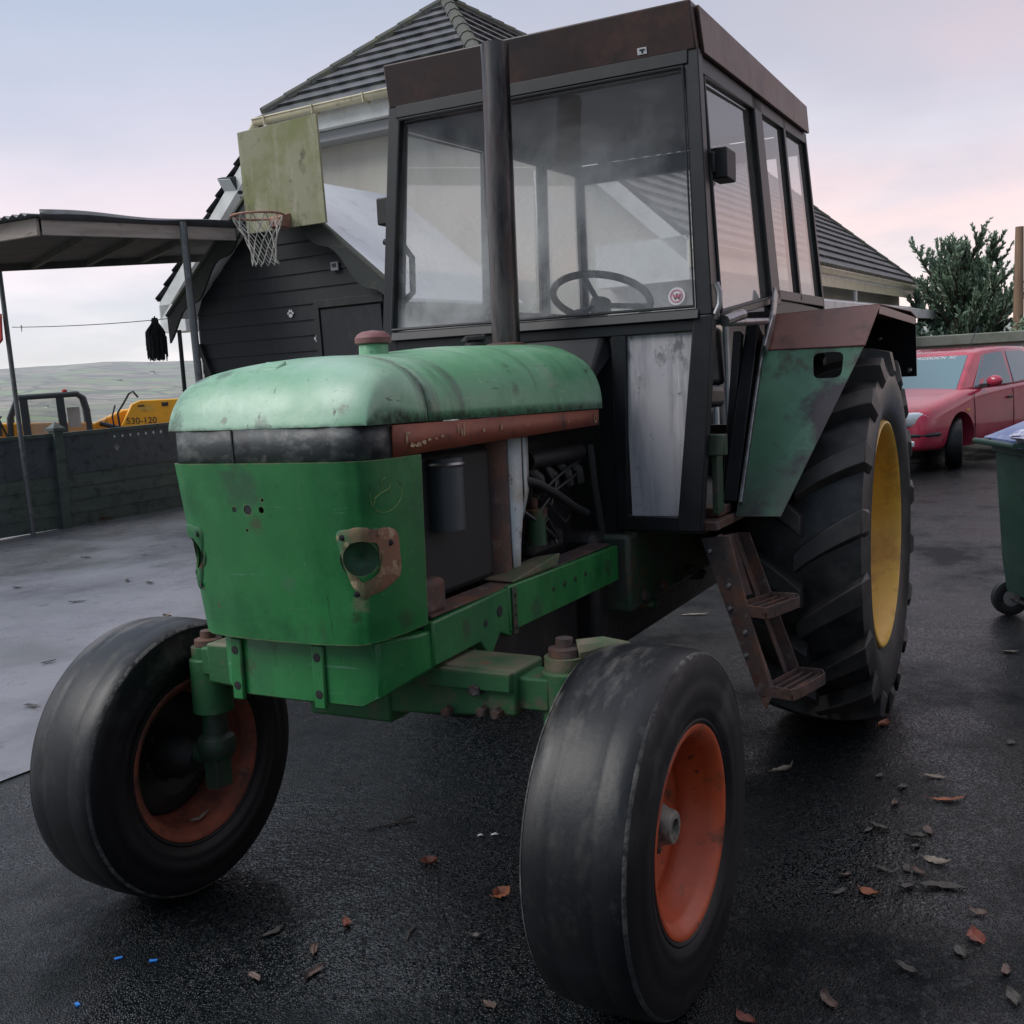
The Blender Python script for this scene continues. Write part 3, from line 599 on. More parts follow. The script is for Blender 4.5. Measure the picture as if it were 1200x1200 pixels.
for s in (1, -1):
    mb = MB()
    mb.prism([(2.46, s * .30, .905), (2.05, s * .30, .914), (2.05, s * .30, .772), (2.12, s * .30, .80), (2.18, s * .30, .742), (2.23, s * .30, .80), (2.46, s * .30, .795)], (0, -s * .03, 0))
    ra = mb.build('side_rail', 'greendirty' if s < 0 else 'green', T, bevel=.005)
    mb = MB(); mb.prism([(2.07, s * .303, .918), (1.255, s * .303, .905), (1.255, s * .303, .785), (2.07, s * .303, .790)], (0, -s * .026, 0)); mb.build('rail_rear', 'green', ra, bevel=.004)
    mb = MB(); mb.prism([(2.055, s * .309, .912), (2.03, s * .309, .912), (2.03, s * .309, .78), (2.055, s * .309, .78)], (0, -s * .006, 0)); mb.build('rail_joint', 'greendirty', ra, bevel=.002)
    mb = MB()
    for x, z, rr in [(2.12, .86, .016), (2.20, .845, .010), (1.78, .855, .008), (1.70, .856, .008), (1.62, .857, .009), (1.54, .858, .009), (2.042, .89, .007), (2.042, .86, .005), (2.042, .835, .005), (2.042, .80, .008)]:
        mb.lathe([(0, rr), (.001, rr * .95), (.0015, 0)], (x, s * .3095 if abs(x - 2.042) < .01 else s * (.3005 if x > 2.07 else .3035), z), (0, s, 0), 14)
    mb.build('rail_hole', 'black', ra)
    mb = MB(); mb.prism([(2.45, s * .29, .912), (1.30, s * .29, .912), (1.30, s * .22, .912), (2.45, s * .22, .912)], (0, 0, .006)); mb.build('rail_flange', 'rustmetal', ra)
mb = MB(); mb.hexa([(2.02, .20, .92), (1.72, .20, .925), (1.74, .30, .92), (2.03, .298, .92), (2.02, .20, .926), (1.70, .20, .935), (1.72, .302, .955), (2.03, .298, .926)]); mb.build('battery_tray', 'axle', T, bevel=.003)
# --- engine bay
mb = MB(); mb.box((1.95, -.24, .92), (2.46, .21, 1.30)); mb.build('radiator_core', 'black', T, bevel=.02)
mb = MB(); mb.tube([(1.93, .19, .90), (1.93, .19, 1.31)], .05, 18); mb.build('radiator_tank', 'rustmetal', T)
mb = MB(); mb.hexa([(1.845, .19, .865), (1.83, .225, .865), (1.835, .225, .875), (1.85, .19, .875), (1.87, .19, 1.30), (1.75, .225, 1.30), (1.755, .23, 1.31), (1.875, .19, 1.31)])
mb = MB(); mb.grid([[(1.895, .235, .87), (1.875, .242, .87)], [(1.898, .235, 1.0), (1.86, .242, 1.0)], [(1.90, .235, 1.1), (1.835, .242, 1.1)], [(1.90, .235, 1.31), (1.83, .242, 1.31)]]); fs = mb.build('fan_shroud', 'whitestrip', T, solid=.006)
mb = MB(); mb.grid([[(1.834, .238, 1.09), (1.79, .215, 1.07)], [(1.826, .242, 1.15), (1.745, .215, 1.15)], [(1.826, .242, 1.31), (1.74, .215, 1.31)]]); mb.build('shroud_side', 'whitestrip', fs, solid=.004)
mb = MB(); mb.tube([(2.25, .225, 1.10), (2.25, .225, 1.285)], .052, 20); cn = mb.build('air_canister', 'greylabel', T)
mb = MB(); mb.lathe([(0, .053), (.006, .057), (.012, .053)], (2.25, .225, 1.262), (0, 0, 1), 20); mb.build('canister_clamp', 'steel', cn)
mb = MB(); mb.box((1.22, -.15, .62), (1.90, .13, 1.30)); mb.build('engine_block', 'dark', T, bevel=.03)
mb = MB(); mb.box((1.30, -.17, .55), (2.05, .17, .78)); mb.hexa([(1.3, -.12, .48), (2.0, -.12, .50), (2.0, .12, .50), (1.3, .12, .48), (1.3, -.16, .56), (2.04, -.16, .56), (2.04, .16, .56), (1.3, .16, .56)]); mb.build('oil_sump', 'dark', T, bevel=.02)
mb = MB()
for x in (1.66, 1.56, 1.45, 1.36): mb.tube([(x, .12, 1.20), (x, .17, 1.205), (x - .02, .20, 1.17), (x - .03, .20, 1.13)], .022, 10)
mb.tube([(1.30, .19, 1.23), (1.70, .19, 1.23)], .03, 12); mb.build('intake_manifold', 'dark', T)
mb = MB(); mb.box((1.58, .13, 1.00), (1.70, .20, 1.08)); mb.tube([(1.60, .19, 1.08), (1.60, .19, 1.12)], .014, 10); mb.tube([(1.66, .19, 1.08), (1.66, .19, 1.115)], .014, 10); mb.box((1.62, .19, 1.03), (1.69, .215, 1.06)); mb.build('injection_pump', 'rustmetal', T, bevel=.006)
mb = MB(); mb.tube([(1.70, .215, .975), (1.70, .215, 1.06)], .03, 16); mb.lathe([(0, .0), (0, .022), (.02, .022), (.03, .0)], (1.70, .215, 1.06), (0, 0, 1), 12); mb.build('fuel_filter', 'greendirty', T)
mb = MB(); mb.tube([(1.80, .21, 1.19), (1.72, .235, 1.165), (1.6, .24, 1.12), (1.45, .235, 1.06), (1.33, .225, 1.025)], .014, 10); mb.tube([(1.255, .21, 1.25), (1.235, .215, 1.1), (1.18, .22, .89)], .017, 10); mb.tube([(1.66, .2, 1.11), (1.6, .23, 1.16), (1.45, .22, 1.19), (1.32, .2, 1.2)], .005, 6); mb.tube([(1.69, .21, 1.06), (1.6, .235, 1.13), (1.48, .23, 1.15), (1.3, .2, 1.17)], .005, 6); mb.tube([(1.72, .2, 1.0), (1.66, .235, 1.05), (1.6, .23, 1.0), (1.52, .2, .98)], .006, 6); mb.build('fuel_hose', 'rubber', T)
mb = MB()
rw = random.Random(3)
for k in range(5):
    x0_, x1_ = rw.uniform(1.3, 1.85), rw.uniform(1.25, 1.8); z0_, z1_ = rw.uniform(.95, 1.28), rw.uniform(.92, 1.2); zm_ = (z0_ + z1_) / 2 - rw.uniform(.0, .1)
    mb.tube([(x0_, .16, z0_), (lerp(x0_, x1_, .3), .225 + rw.uniform(0, .02), lerp(z0_, zm_, .6)), (lerp(x0_, x1_, .7), .23, zm_), (x1_, .18, z1_)], rw.choice([.003, .0045, .006]), 6)
mb.build('engine_wire', 'rubber', T)
mb = MB(); mb.box((1.48, .14, .93), (1.72, .21, 1.0)); mb.build('starter_motor', 'dark', T, bevel=.02)
mb = MB(); mb.box((2.36, .235, .912), (2.47, .285, 1.0)); mb.build('side_bracket', 'rustmetal', T, bevel=.015)
# --- exhaust, caps
mb = MB(); mb.lathe([(0, .047), (.9, .0455), (.955, .046), (.955, .041), (.80, .040)], (1.425, 0, 1.60), (-.012, .002, 1), 28)
ex = mb.build('exhaust_pipe', 'pipe', T, ang=50)
mb = MB(); mb.lathe([(-.004, .07), (.004, .066), (.008, .047)], (1.427, 0, 1.596), (0, 0, 1), 24); mb.build('exhaust_collar', 'rustmetal', ex)
mb = MB(); mb.lathe([(-.03, .040), (.030, .039), (.034, .037)], (2.20, 0, 1.553), (0, 0, 1), 28); ne = mb.build('radiator_neck', 'hood', T)
mb = MB(); mb.lathe([(0, .040), (.003, .048), (.016, .049), (.026, .042), (.033, .03), (.037, .0)], (2.20, 0, 1.588), (0, 0, 1), 32); mb.build('radiator_cap', 'capred', ne)
mb = MB(); mb.tube([(1.66, -.03, 1.598), (1.64, -.03, 1.612), (1.60, .01, 1.614)], .012, 8); mb.lathe([(0, .035), (.01, .034), (.013, 0)], (1.63, -.01, 1.590), (0, 0, 1), 18); mb.tube([(1.58, -.005, 1.60), (1.575, .0, 1.63)], .007, 8); mb.build('hood_latch', 'dark', T)
# --- wheels
def front_wheel(yc, dl, near):
    root = bpy.data.objects.new('front_wheel', None); COL.objects.link(root); root.parent = T
    root['label'] = 'front wheel with orange red rim' if near else 'front wheel with rusty red rim'
    kk = 1. if near else .972; c = V(2.327, yc, .422 * kk); ax = V(-math.sin(dl), math.cos(dl), 0) * (1 if yc > 0 else -1)     # ax: outward
    prof = [(.105, .232), (.117, .245), (.120, .252), (.1185, .257), (.1255, .272), (.1285, .285), (.1275, .290), (.131, .305), (.1315, .335), (.1297, .339), (.128, .362), (.1245, .39), (.118, .405), (.108, .4125), (.085, .4165), (.055, .4186), (.050, .4178), (.045, .4190), (.02, .4200), (0, .4203)]; prof = [(-a_, r_) for a_, r_ in prof] + [(a_, r_) for a_, r_ in reversed(prof[:-1])]; prof = [(a_, r_ if r_ < .3 else .3 + (r_ - .3) * (1 if near else .90)) for a_, r_ in prof]
    mb = MB(); mb.lathe(prof, c, ax, 112); ty = mb.build('tyre', 'tyre', root, ang=28)
    mb = MB()
    for sg in (1, -1):
        rows = []
        n = 112
        kq = 0 if near else -.0115
        mb.lathe([(sg * .1125, .4108 + kq), (sg * .1155, .4086 + kq), (sg * .1188, .4053 + kq), (sg * .1200, .4030 + kq)], c, ax, n)
    mb.build('tyre_shoulder', 'tyreworn', ty, ang=50)
    rp = [(-.112, .246), (-.118, .243), (-.119, .236), (-.113, .226), (-.10, .212), (-.085, .205), (-.04, .200), (-.02, .186), (.03, .186), (.05, .200), (.085, .205), (.10, .212), (.113, .226), (.119, .236), (.118, .243), (.112, .246)]
    rm_ = 'rimred' if near else 'rimrust'
    mb = MB(); mb.lathe(rp, c, ax, 72); rim = mb.build('rim', rm_, root, ang=40)
    do = .0
    mb = MB(); mb.lathe([(do + .012, .188), (do + .006, .17), (do - .004, .13), (do + .012, .10), (do + .016, .05), (do + .016, .001)], c, ax, 48); mb.build('wheel_disc', rm_ if near else 'dark', rim, solid=.006)
    mb = MB()
    for k in range(6):
        a = k * math.pi / 3 + .3; b_ = V(0, 0, 1); e_ = ax.cross(b_)
        p = c + ax * (do + .008) + (b_ * math.cos(a) + e_ * math.sin(a)) * .075; mb.lathe([(-.004, .011), (.016, .011), (.02, .006), (.02, 0)], p, ax, 6)
    mb.build('wheel_nut', 'rustmetal', rim, ang=20)
    mb = MB(); mb.lathe([(.01, .052), (.04, .05), (.052, .043), (.068, .040), (.074, .036), (.075, .022), (.064, .020), (.064, 0)], c, ax, 28); mb.build('hub', 'greyhub', root)
    mb = MB(); mb.lathe([(0, .075), (-.05, .07), (-.085, .05), (-.12, .04), (-.12, 0)], c, ax, 24); mb.build('hub_drum', 'dark', root)
    if not near:
        mb = MB(); mb.tube([c + V(.03, .085, -.188), c + V(.0, .09, -.193), c + V(-.045, .085, -.186)], [.003, .006, .003], 6); mb.build('rim_scrap', 'leafp', rim)
front_wheel(.775, -.0295, True); front_wheel(-.737, -.0306, False)
def rear_wheel(s):
    root = bpy.data.objects.new('rear_wheel', None); COL.objects.link(root); root.parent = T
    root['label'] = 'big lugged rear wheel with yellow rim'
    c = V(0, s * .80, .777); ax = V(0, s, 0); RT, RC = .784, .742
    prof = [(-.185, .470), (-.205, .50), (-.228, .58), (-.226, .65), (-.212, .695), (-.195, .700), (-.15, .715), (-.08, .722), (0, .725), (.08, .722), (.15, .715), (.195, .700), (.212, .695), (.226, .65), (.228, .58), (.205, .50), (.185, .470)]
    mb = MB(); mb.lathe(prof, c, ax, 96); ty = mb.build('tyre', 'lug', root, ang=40)
    mb = MB(); NL = 18
    def tp(a, phi, rr): return c + ax * a + V(math.sin(phi), 0, math.cos(phi)) * rr
    for sg in (1, -1):
        for k in range(NL):
            ph0 = 2 * math.pi * (k + (.5 if sg > 0 else 0)) / NL
            secs = []
            # apex leads downward at the front (phi grows forward/down at the front)
            for q in np.linspace(0, 1, 7):
                a = sg * lerp(-.012, .222, q); ph = ph0 - .205 * q ** .85
                rt = RT - .030 * (abs(a) / .22) ** 2; rb = float(np.interp(abs(a), [0, .15, .195, .212, .23], [.726, .716, .702, .676, .65])) - .012
                wd = lerp(.034, .046, q) / RT; wb = wd * 1.35
                secs.append([tp(a, ph - wb, rb), tp(a, ph - wd, rt), tp(a, ph + wd, rt), tp(a, ph + wb, rb)])
            # run down the shoulder
            a = sg * .236; ph = ph0 - .212; wd = .046 / RT
            secs.append([tp(sg * .228, ph - wd * 1.2, .655), tp(sg * .238, ph - wd * .8, .675), tp(sg * .238, ph + wd * .8, .675), tp(sg * .228, ph + wd * 1.2, .655)])
            mb.loft(secs, True, True)
    mb.build('tread_lugs', 'lugface', ty, bevel=.005, ang=35)
    rp = [(.19, .474), (.204, .470), (.206, .462), (.200, .452), (.175, .438), (.12, .430), (.07, .418), (.03, .40), (-.03, .40), (-.07, .418), (-.12, .430), (-.175, .438), (-.2, .452), (-.206, .462), (-.204, .470), (-.19, .474)]
    mb = MB(); mb.lathe(rp, c, ax, 96); rim = mb.build('rim', 'rimyel', root, ang=35)
    mb = MB(); mb.lathe([(-.02, .402), (-.03, .36), (-.075, .25), (-.09, .18), (-.085, .12), (-.085, 0)], c, ax, 64); mb.build('wheel_disc', 'rimyel', rim, solid=.008)
    mb = MB(); mb.lathe([(-.09, .10), (.0, .095), (.01, .06), (.05, .055), (.055, 0)], c, ax, 32); mb.build('hub', 'rimyel', root)
rear_wheel(1); rear_wheel(-1)
# --- front axle
mb = MB(); mb.hexa([(2.25, .10, .645), (2.405, .10, .645), (2.405, .487, .672), (2.25, .487, .672), (2.25, .10, .79), (2.405, .10, .79), (2.405, .487, .785), (2.25, .487, .785)]); mb.hexa([(2.25, -.487, .672), (2.405, -.487, .672), (2.405, -.10, .645), (2.25, -.10, .645), (2.25, -.487, .785), (2.405, -.487, .785), (2.405, -.10, .79), (2.25, -.10, .79)])
mb.box((2.24, -.13, .62), (2.41, .13, .80)); axl = mb.build('front_axle', 'axle', T, bevel=.008)
mb = MB(); mb.box((2.405, .20, .735), (2.425, .482, .783)); mb.build('axle_plate', 'axle', axl, bevel=.004)
for p, rr in (((2.406, .385, .735), .017), ((2.406, .30, .672), .014), ((2.406, .40, .682), .014), ((2.406, .44, .68), .014)):
    mb = MB(); mb.lathe([(0, rr), (.022, rr), (.026, rr * .7), (.026, 0)], p, (1, 0, 0), 6); mb.build('axle_bolt', 'rustmetal', axl, ang=20)
for s, ky in ((1, .585), (-1, -.548)):
    mb = MB(); mb.box((2.275, s * .40, .685), (2.385, ky - s * .02, .765)); mb.build('axle_slider', 'axle', axl, bevel=.006)
    c = V(2.33, ky, 0)
    mb = MB(); hz_ = 0 if s > 0 else -.055; mb.lathe([(.62 + hz_, .0), (.62 + hz_, .058), (.775 + hz_, .058), (.78 + hz_, .050), (.812 + hz_, .050), (.816 + hz_, .0)], c, (0, 0, 1), 24); kp = mb.build('kingpin_housing', 'axle', axl)
    mb = MB(); mb.lathe([(.814 + hz_, .040), (.832 + hz_, .039), (.836 + hz_, .022), (.856 + hz_, .021), (.858 + hz_, 0)], c, (0, 0, 1), 16); mb.build('kingpin_cap', 'rustmetal', kp)
    mb = MB(); dz = 0 if s > 0 else -.035; mb.lathe([(.455 + dz, .0), (.455 + dz, .042), (.475 + dz, .054), (.505 + dz, .056), (.52 + dz, .052), (.53 + dz, .037), (.63, .037)], c, (0, 0, 1), 24); mb.box((2.30, ky - .022, .37 + dz), (2.362, ky + .022, .47 + dz)); mb.tube([(2.33, ky, .43), (2.33, s * .70, .42)], .030, 14); mb.build('spindle', 'greendirty', kp)
    mb = MB(); mb.tube([(2.32, ky + .03, .822), (2.29, ky + .085, .83), (2.25, ky + .12, .815), (2.20, ky + .13, .79)], [.030, .026, .024, .022], 10); mb.build('steering_arm', 'axle', kp, bevel=.003)
mb = MB(); mb.tube([(2.19, .70, .72), (2.17, .1, .66), (2.19, -.38, .72)], .016, 10); mb.build('track_rod', 'greendirty', axl)
# --- transmission and belly
mb = MB(); mb.box((.25, -.32, .66), (1.22, .33, .935)); mb.box((.35, -.3, .63), (.42, .34, .67)); mb.box((.95, -.3, .63), (1.02, .34, .665)); tr = mb.build('gearbox_side', 'greendirty', T, bevel=.015)
mb = MB()
for x in (1.1, .9, .72, .55): mb.lathe([(0, .02), (.014, .02), (.016, .012), (.016, 0)], (x, .331, .70), (0, 1, 0), 6)
mb.build('casting_bolt', 'rustmetal', tr, ang=20)
mb = MB(); mb.box((-.35, -.24, .50), (1.30, .24, .95)); mb.build('transmission', 'dark', T, bevel=.03)
mb = MB(); mb.tube([(0, -.62, .777), (0, .62, .777)], .11, 20); mb.build('rear_axle', 'dark', T)
mb = MB(); mb.hexa([(1.55, .03, .50), (1.75, .03, .50), (1.75, .13, .50), (1.55, .13, .50), (1.58, .05, .66), (1.72, .05, .66), (1.72, .12, .66), (1.58, .12, .66)]); mb.build('drain_guard', 'greylabel', T, bevel=.01)
# --- cab
fx = lambda z: 1.142 + (2.505 - z) * .076          # front plane
sy = lambda z: .747 - .065 * z                      # side plane half width
cab = bpy.data.objects.new('cab', None); COL.objects.link(cab); cab.parent = T
cf = MB()
def quadbar(a0, a1, b0, b1, th, dirv):      # flat frame member between two edges, given thickness
    d = Vector(dirv) * th; P = [Vector(x) for x in (a0, a1, b1, b0)]
    cf.hexa([*[p - d for p in P], *P])
for s in (1, -1):
    Ft = lambda y, z, dx=0: (fx(z) + dx, s * y, z)
    quadbar(Ft(.545, 2.51), Ft(.592, 2.51), Ft(.583, 1.66), Ft(.638, 1.66), .05, (1, 0, 0))          # A post
    quadbar(Ft(.574, 1.66, .002), Ft(.640, 1.66, .002), Ft(.498, .95, -.054), Ft(.580, .95, -.054), .05, (1, 0, 0))   # lower A post
    quadbar((1.204, s * .283, 1.62), (1.204, s * .338, 1.62), (1.192, s * .279, .95), (1.192, s * .318, .95), .045, (1, 0, 0))
    cf.hexa([(1.145, s * .30, .948), (1.194, s * .30, .948), (1.194, s * .575, .948), (1.145, s * .575, .948), (1.145, s * .30, .998), (1.196, s * .30, .998), (1.196, s * .55, .998), (1.145, s * .55, .998)])
    # side frame
    Sd = lambda x, z: (x, s * sy(z), z)
    th, dv_ = .045, (0, s, 0)
    quadbar(Sd(1.14, 2.505), Sd(1.085, 2.505), Sd(1.20, 1.64), Sd(1.115, 1.64), th, dv_)
    quadbar(Sd(.432, 2.53), Sd(.29, 2.53), Sd(.394, 1.72), Sd(.21, 1.74), th, dv_)
    quadbar(Sd(-.09, 2.55), Sd(-.125, 2.55), Sd(-.165, 1.77), Sd(-.205, 1.77), th, dv_)
    quadbar(Sd(-.545, 2.56), Sd(-.575, 2.56), Sd(-.675, 1.76), Sd(-.71, 1.76), th, dv_)
    quadbar(Sd(1.10, 1.672), Sd(1.10, 1.645), Sd(.40, 1.756), Sd(.40, 1.728), th * .8, dv_)
    quadbar(Sd(.30, 1.795), Sd(.30, 1.755), Sd(-.69, 1.815), Sd(-.69, 1.77), th * 1.2, dv_)
    quadbar(Sd(1.12, 2.51), Sd(1.12, 2.44), Sd(-.55, 2.56), Sd(-.55, 2.51), th * .9, dv_)
cf.hexa([(1.15, -.64, 1.61), (1.206, -.64, 1.61), (1.206, .64, 1.61), (1.15, .64, 1.61), (1.15, -.60, 1.648), (1.206, -.60, 1.648), (1.206, .60, 1.648), (1.15, .60, 1.648)])
cf.hexa([(1.15, -.595, 1.648), (1.220, -.595, 1.648), (1.220, .595, 1.648), (1.15, .595, 1.648), (1.15, -.595, 1.682), (1.208, -.595, 1.682), (1.208, .595, 1.682), (1.15, .595, 1.682)])
cf.hexa([(1.09, -.56, 2.462), (1.150, -.56, 2.462), (1.150, .56, 2.462), (1.09, .56, 2.462), (1.09, -.56, 2.51), (1.146, -.56, 2.51), (1.146, .56, 2.51), (1.09, .56, 2.51)])
# rear frame
cf.hexa([(-.72, -.60, 1.72), (-.67, -.60, 1.72), (-.67, .60, 1.72), (-.72, .60, 1.72), (-.72, -.60, 1.77), (-.67, -.60, 1.77), (-.67, .60, 1.77), (-.72, .60, 1.77)])
cf.hexa([(-.60, -.57, 2.47), (-.55, -.57, 2.47), (-.55, .57, 2.47), (-.60, .57, 2.47), (-.59, -.57, 2.555), (-.54, -.57, 2.555), (-.54, .57, 2.555), (-.59, .57, 2.555)])
cf.build('cab_frame', 'frame', cab, bevel=.004)
# window rubber
rb = MB()
def seal(pts, rr=.006):
    rb.tube(list(pts) + [pts[0]], rr, 6, False)
seal([(fx(1.69) + .004, -.592, 1.69), (fx(1.69) + .004, .578, 1.69), (fx(2.455) + .004, .542, 2.455), (fx(2.455) + .004, -.542, 2.455)])
for s in (1, -1): seal([(x, s * (sy(z) + .003), z) for x, z in ((1.085, 2.43), (1.112, 1.672), (.396, 1.757), (.434, 2.465))])
rb.build('window_seal', 'rubber', cab)
# roof / visor
mb = MB()
mb.hexa([(1.145, -.588, 2.503), (1.145, .588, 2.503), (-.535, .588, 2.556), (-.535, -.588, 2.556), (1.182, -.582, 2.648), (1.182, .582, 2.648), (-.51, .582, 2.677), (-.51, -.582, 2.677)])
roof = mb.build('roof', 'visor', cab, bevel=.006)
mb = MB(); mb.hexa([(1.09, .586, 2.500), (1.10, .602, 2.500), (-.545, .602, 2.552), (-.545, .586, 2.552), (1.135, .584, 2.640), (1.14, .597, 2.640), (-.52, .597, 2.668), (-.52, .584, 2.668)]); mb.build('roof_side', 'roofside', roof, bevel=.003)
mb = MB(); mb.box((1.1625, .392, 2.497), (1.1645, .424, 2.517)); mb.v = [(x + (z - 2.503) * .25 - .012, y, z + .02) for x, y, z in mb.v]; sk = mb.build('visor_sticker', 'sticker', roof)
mb = MB(); mb.box((1.164, .400, 2.508), (1.1662, .418, 2.512)); mb.box((1.164, .406, 2.500), (1.1662, .411, 2.512)); mb.v = [(x + (z - 2.503) * .25 - .012, y, z + .02) for x, y, z in mb.v]; mb.build('sticker_mark', 'black', sk)
# glass
def pane(name, pts, mat, par=cab):
    mb = MB(); mb.add(pts, [tuple(range(len(pts)))]); return mb.build(name, mat, par, ang=0, fixn=False)
ws = pane('windscreen', [(fx(1.67) - .02, -.60, 1.67), (fx(1.67) - .02, .60, 1.67), (fx(2.47) - .02, .56, 2.47), (fx(2.47) - .02, -.56, 2.47)], 'glass')
mb = MB(); mb.lathe([(0, .0), (0, .030), (.001, .0295)], (fx(1.728) - .008, .515, 1.728), (1, 0, .076), 28); stk = mb.build('round_sticker', 'sticker', ws)
mb = MB(); mb.lathe([(.0015, .0215), (.0015, .0178)], (fx(1.728) - .008, .515, 1.728), (1, 0, .076), 24)
for p, q in (((-.012, .008), (-.004, -.010)), ((-.004, -.010), (.002, .008)), ((.002, .008), (.008, -.010)), ((.008, -.010), (.013, .008))):
    a = V(fx(1.728) - .0055, .515 + p[0], 1.728 + p[1]); b = V(fx(1.728) - .0055, .515 + q[0], 1.728 + q[1]); mb.bar(a, b, .0042, .001, (1, 0, 0))
mb.build('sticker_emblem', 'stickred', stk, ang=0)
for s in (1, -1):
    pane('door_glass', [(x, s * (sy(z) - .015), z) for x, z in ((1.095, 2.445), (1.125, 1.655), (.388, 1.74), (.44, 2.475))], 'sglass')
    pane('quarter_glass', [(x, s * (sy(z) - .015), z) for x, z in ((.30, 2.48), (.225, 1.78), (-.175, 1.80), (-.095, 2.51))], 'sglass')
    pane('rear_side_glass', [(x, s * (sy(z) - .018), z) for x, z in ((-.11, 2.51), (-.19, 1.80), (-.685, 1.81), (-.555, 2.53))], 'sglass')
    lg = pane('lower_glass', [(1.175, s * .33, .99), (1.175, s * .505, .99), (1.19, s * .585, 1.615), (1.19, s * .325, 1.615)], 'dglass')
pane('rear_glass', [(-.69, -.59, 1.765), (-.69, .59, 1.765), (-.575, .56, 2.48), (-.575, -.56, 2.48)], 'rglass')
# interior, cowl
mb = MB(); mb.box((1.10, -.285, .90), (1.165, .285, 1.64)); mb.build('firewall', 'dark', cab, bevel=.006)
mb = MB(); mb.hexa([(1.17, -.28, 1.55), (1.36, -.25, 1.42), (1.36, .25, 1.42), (1.17, .28, 1.55), (1.17, -.28, 1.615), (1.20, -.25, 1.615), (1.20, .25, 1.615), (1.17, .28, 1.615)]); mb.build('rear_cowl', 'frame', cab, bevel=.01)
mb = MB(); mb.box((1.165, .22, .93), (1.185, .283, 1.61)); mb.build('cowl_side', 'frame', cab, bevel=.004)
mb = MB(); mb.box((-.68, -.56, .93), (1.12, .56, .96)); mb.build('cab_floor', 'dark', cab)
for s in (1, -1):
    mb = MB(); mb.box((-.68, s * .585, .96), (.30, s * .62, 1.76)); mb.build('cab_side_panel', 'frame', cab)
mb = MB(); mb.box((-.70, -.58, .96), (-.67, .58, 1.22)); mb.build('cab_rear_panel', 'frame', cab)
mb = MB(); mb.hexa([(-.35, -.24, 1.32), (.20, -.24, 1.32), (.20, .24, 1.32), (-.35, .24, 1.32), (-.35, -.24, 1.42), (.20, -.23, 1.44), (.20, .23, 1.44), (-.35, .24, 1.42)]); se = mb.build('seat', 'seat', cab, bevel=.03, seg=3)
mb = MB(); mb.hexa([(-.42, -.22, 1.42), (-.34, -.24, 1.42), (-.34, .24, 1.42), (-.42, .22, 1.42), (-.50, -.18, 1.70), (-.43, -.2, 1.70), (-.43, .2, 1.70), (-.50, .18, 1.70)]); mb.build('seat_back', 'seat', se, bevel=.03, seg=3)
mb = MB(); mb.box((-.25, -.15, .96), (.1, .15, 1.33)); mb.build('seat_base', 'dark', se, bevel=.01)
swc = V(.60, .01, 1.79); swn = V(-.42, 0, .9).normalized(); e1 = V(0, 1, 0); e2 = swn.cross(e1).normalized()
mb = MB(); ring = [swc + (e1 * math.cos(a) + e2 * math.sin(a)) * .195 for a in np.linspace(0, 2 * math.pi, 49)]; mb.tube(ring, .0145, 10, False)
for a in (.5, 2.6, 4.7): mb.tube([swc - swn * .03, swc + (e1 * math.cos(a) + e2 * math.sin(a)) * .19], .011, 8)
mb.lathe([(-.05, .0), (-.05, .045), (-.01, .04), (0, 0)], swc, swn, 20)
sw = mb.build('steering_wheel', 'black', cab)
mb = MB(); mb.tube([swc - swn * .04, swc - swn * .55], .035, 14); mb.box((.78, -.18, 1.38), (1.08, .18, 1.60)); mb.build('steering_column', 'dark', cab, bevel=.01)
# door hardware
mb = MB(); mb.box((.96, .60, 2.105), (1.075, .66, 2.205)); mb.box((1.03, .60, 2.12), (1.10, .625, 2.19)); mb.build('door_hinge', 'black', cab, bevel=.006)
mb = MB(); mb.box((1.06, -.675, 2.09), (1.14, -.62, 2.19)); mb.build('door_hinge', 'black', cab, bevel=.006)
mb = MB(); mb.tube([(1.115, .648, 1.635), (.47, .650, 1.662)], .013, 12); mb.tube([(1.12, .652, 1.64), (1.0, .66, 1.66), (.93, .662, 1.668)], .019, 10); gr = mb.build('grab_rail', 'steel', cab)
mb = MB(); mb.bar((.50, .658, 1.63), (.40, .655, 1.78), .05, .012, (0, 1, 0)); mb.bar((.62, .662, 1.55), (.50, .664, 1.66), .045, .012, (0, 1, 0)); mb.build('rail_bracket', 'steel', gr, bevel=.004)
mb = MB(); mb.tube([(1.19, .642, 1.66), (1.185, .655, 1.69), (1.18, .655, 1.73), (1.185, .645, 1.76)], .011, 10); mb.build('door_catch', 'steel', cab)
# mirror on the far side
mb = MB(); ring = [(1.13 + .02 * q, -.60 - y, z) for q, y, z in ((0, 0, 1.80), (0, -.05, 1.83), (0, -.05, 2.0), (0, 0, 2.04))]
mb.tube([(1.12, -.66, 1.73), (1.12, -.60, 1.79), (1.12, -.545, 1.83), (1.12, -.54, 1.96), (1.12, -.57, 2.0), (1.12, -.66, 2.03)], .012, 8); mb.build('mirror_arm', 'black', cab)
# bar by the door opening and seat side
mb = MB(); mb.bar((.545, .645, 1.60), (.93, .645, 1.01), .035, .010, (0, 1, 0)); mb.build('door_post', 'steel', cab, bevel=.003)
mb = MB(); mb.bar((.52, .60, 1.63), (.88, .60, 1.0), .075, .05, (0, 1, 0)); mb.bar((.60, .56, 1.62), (.78, .55, .98), .05, .03, (0, 1, 0)); mb.build('door_jamb', 'frame', cab, bevel=.004)
mb = MB(); mb.box((1.12, .585, 1.20), (1.165, .655, 1.27)); mb.box((1.06, .60, 1.0), (1.13, .62, 1.26)); mb.build('door_stop', 'greendirty', cab, bevel=.004)
mb = MB(); mb.box((.62, .50, .945), (1.15, .62, .975)); mb.box((.70, .53, .98), (1.05, .60, 1.01)); mb.build('door_sill', 'rustmetal', cab, bevel=.004)
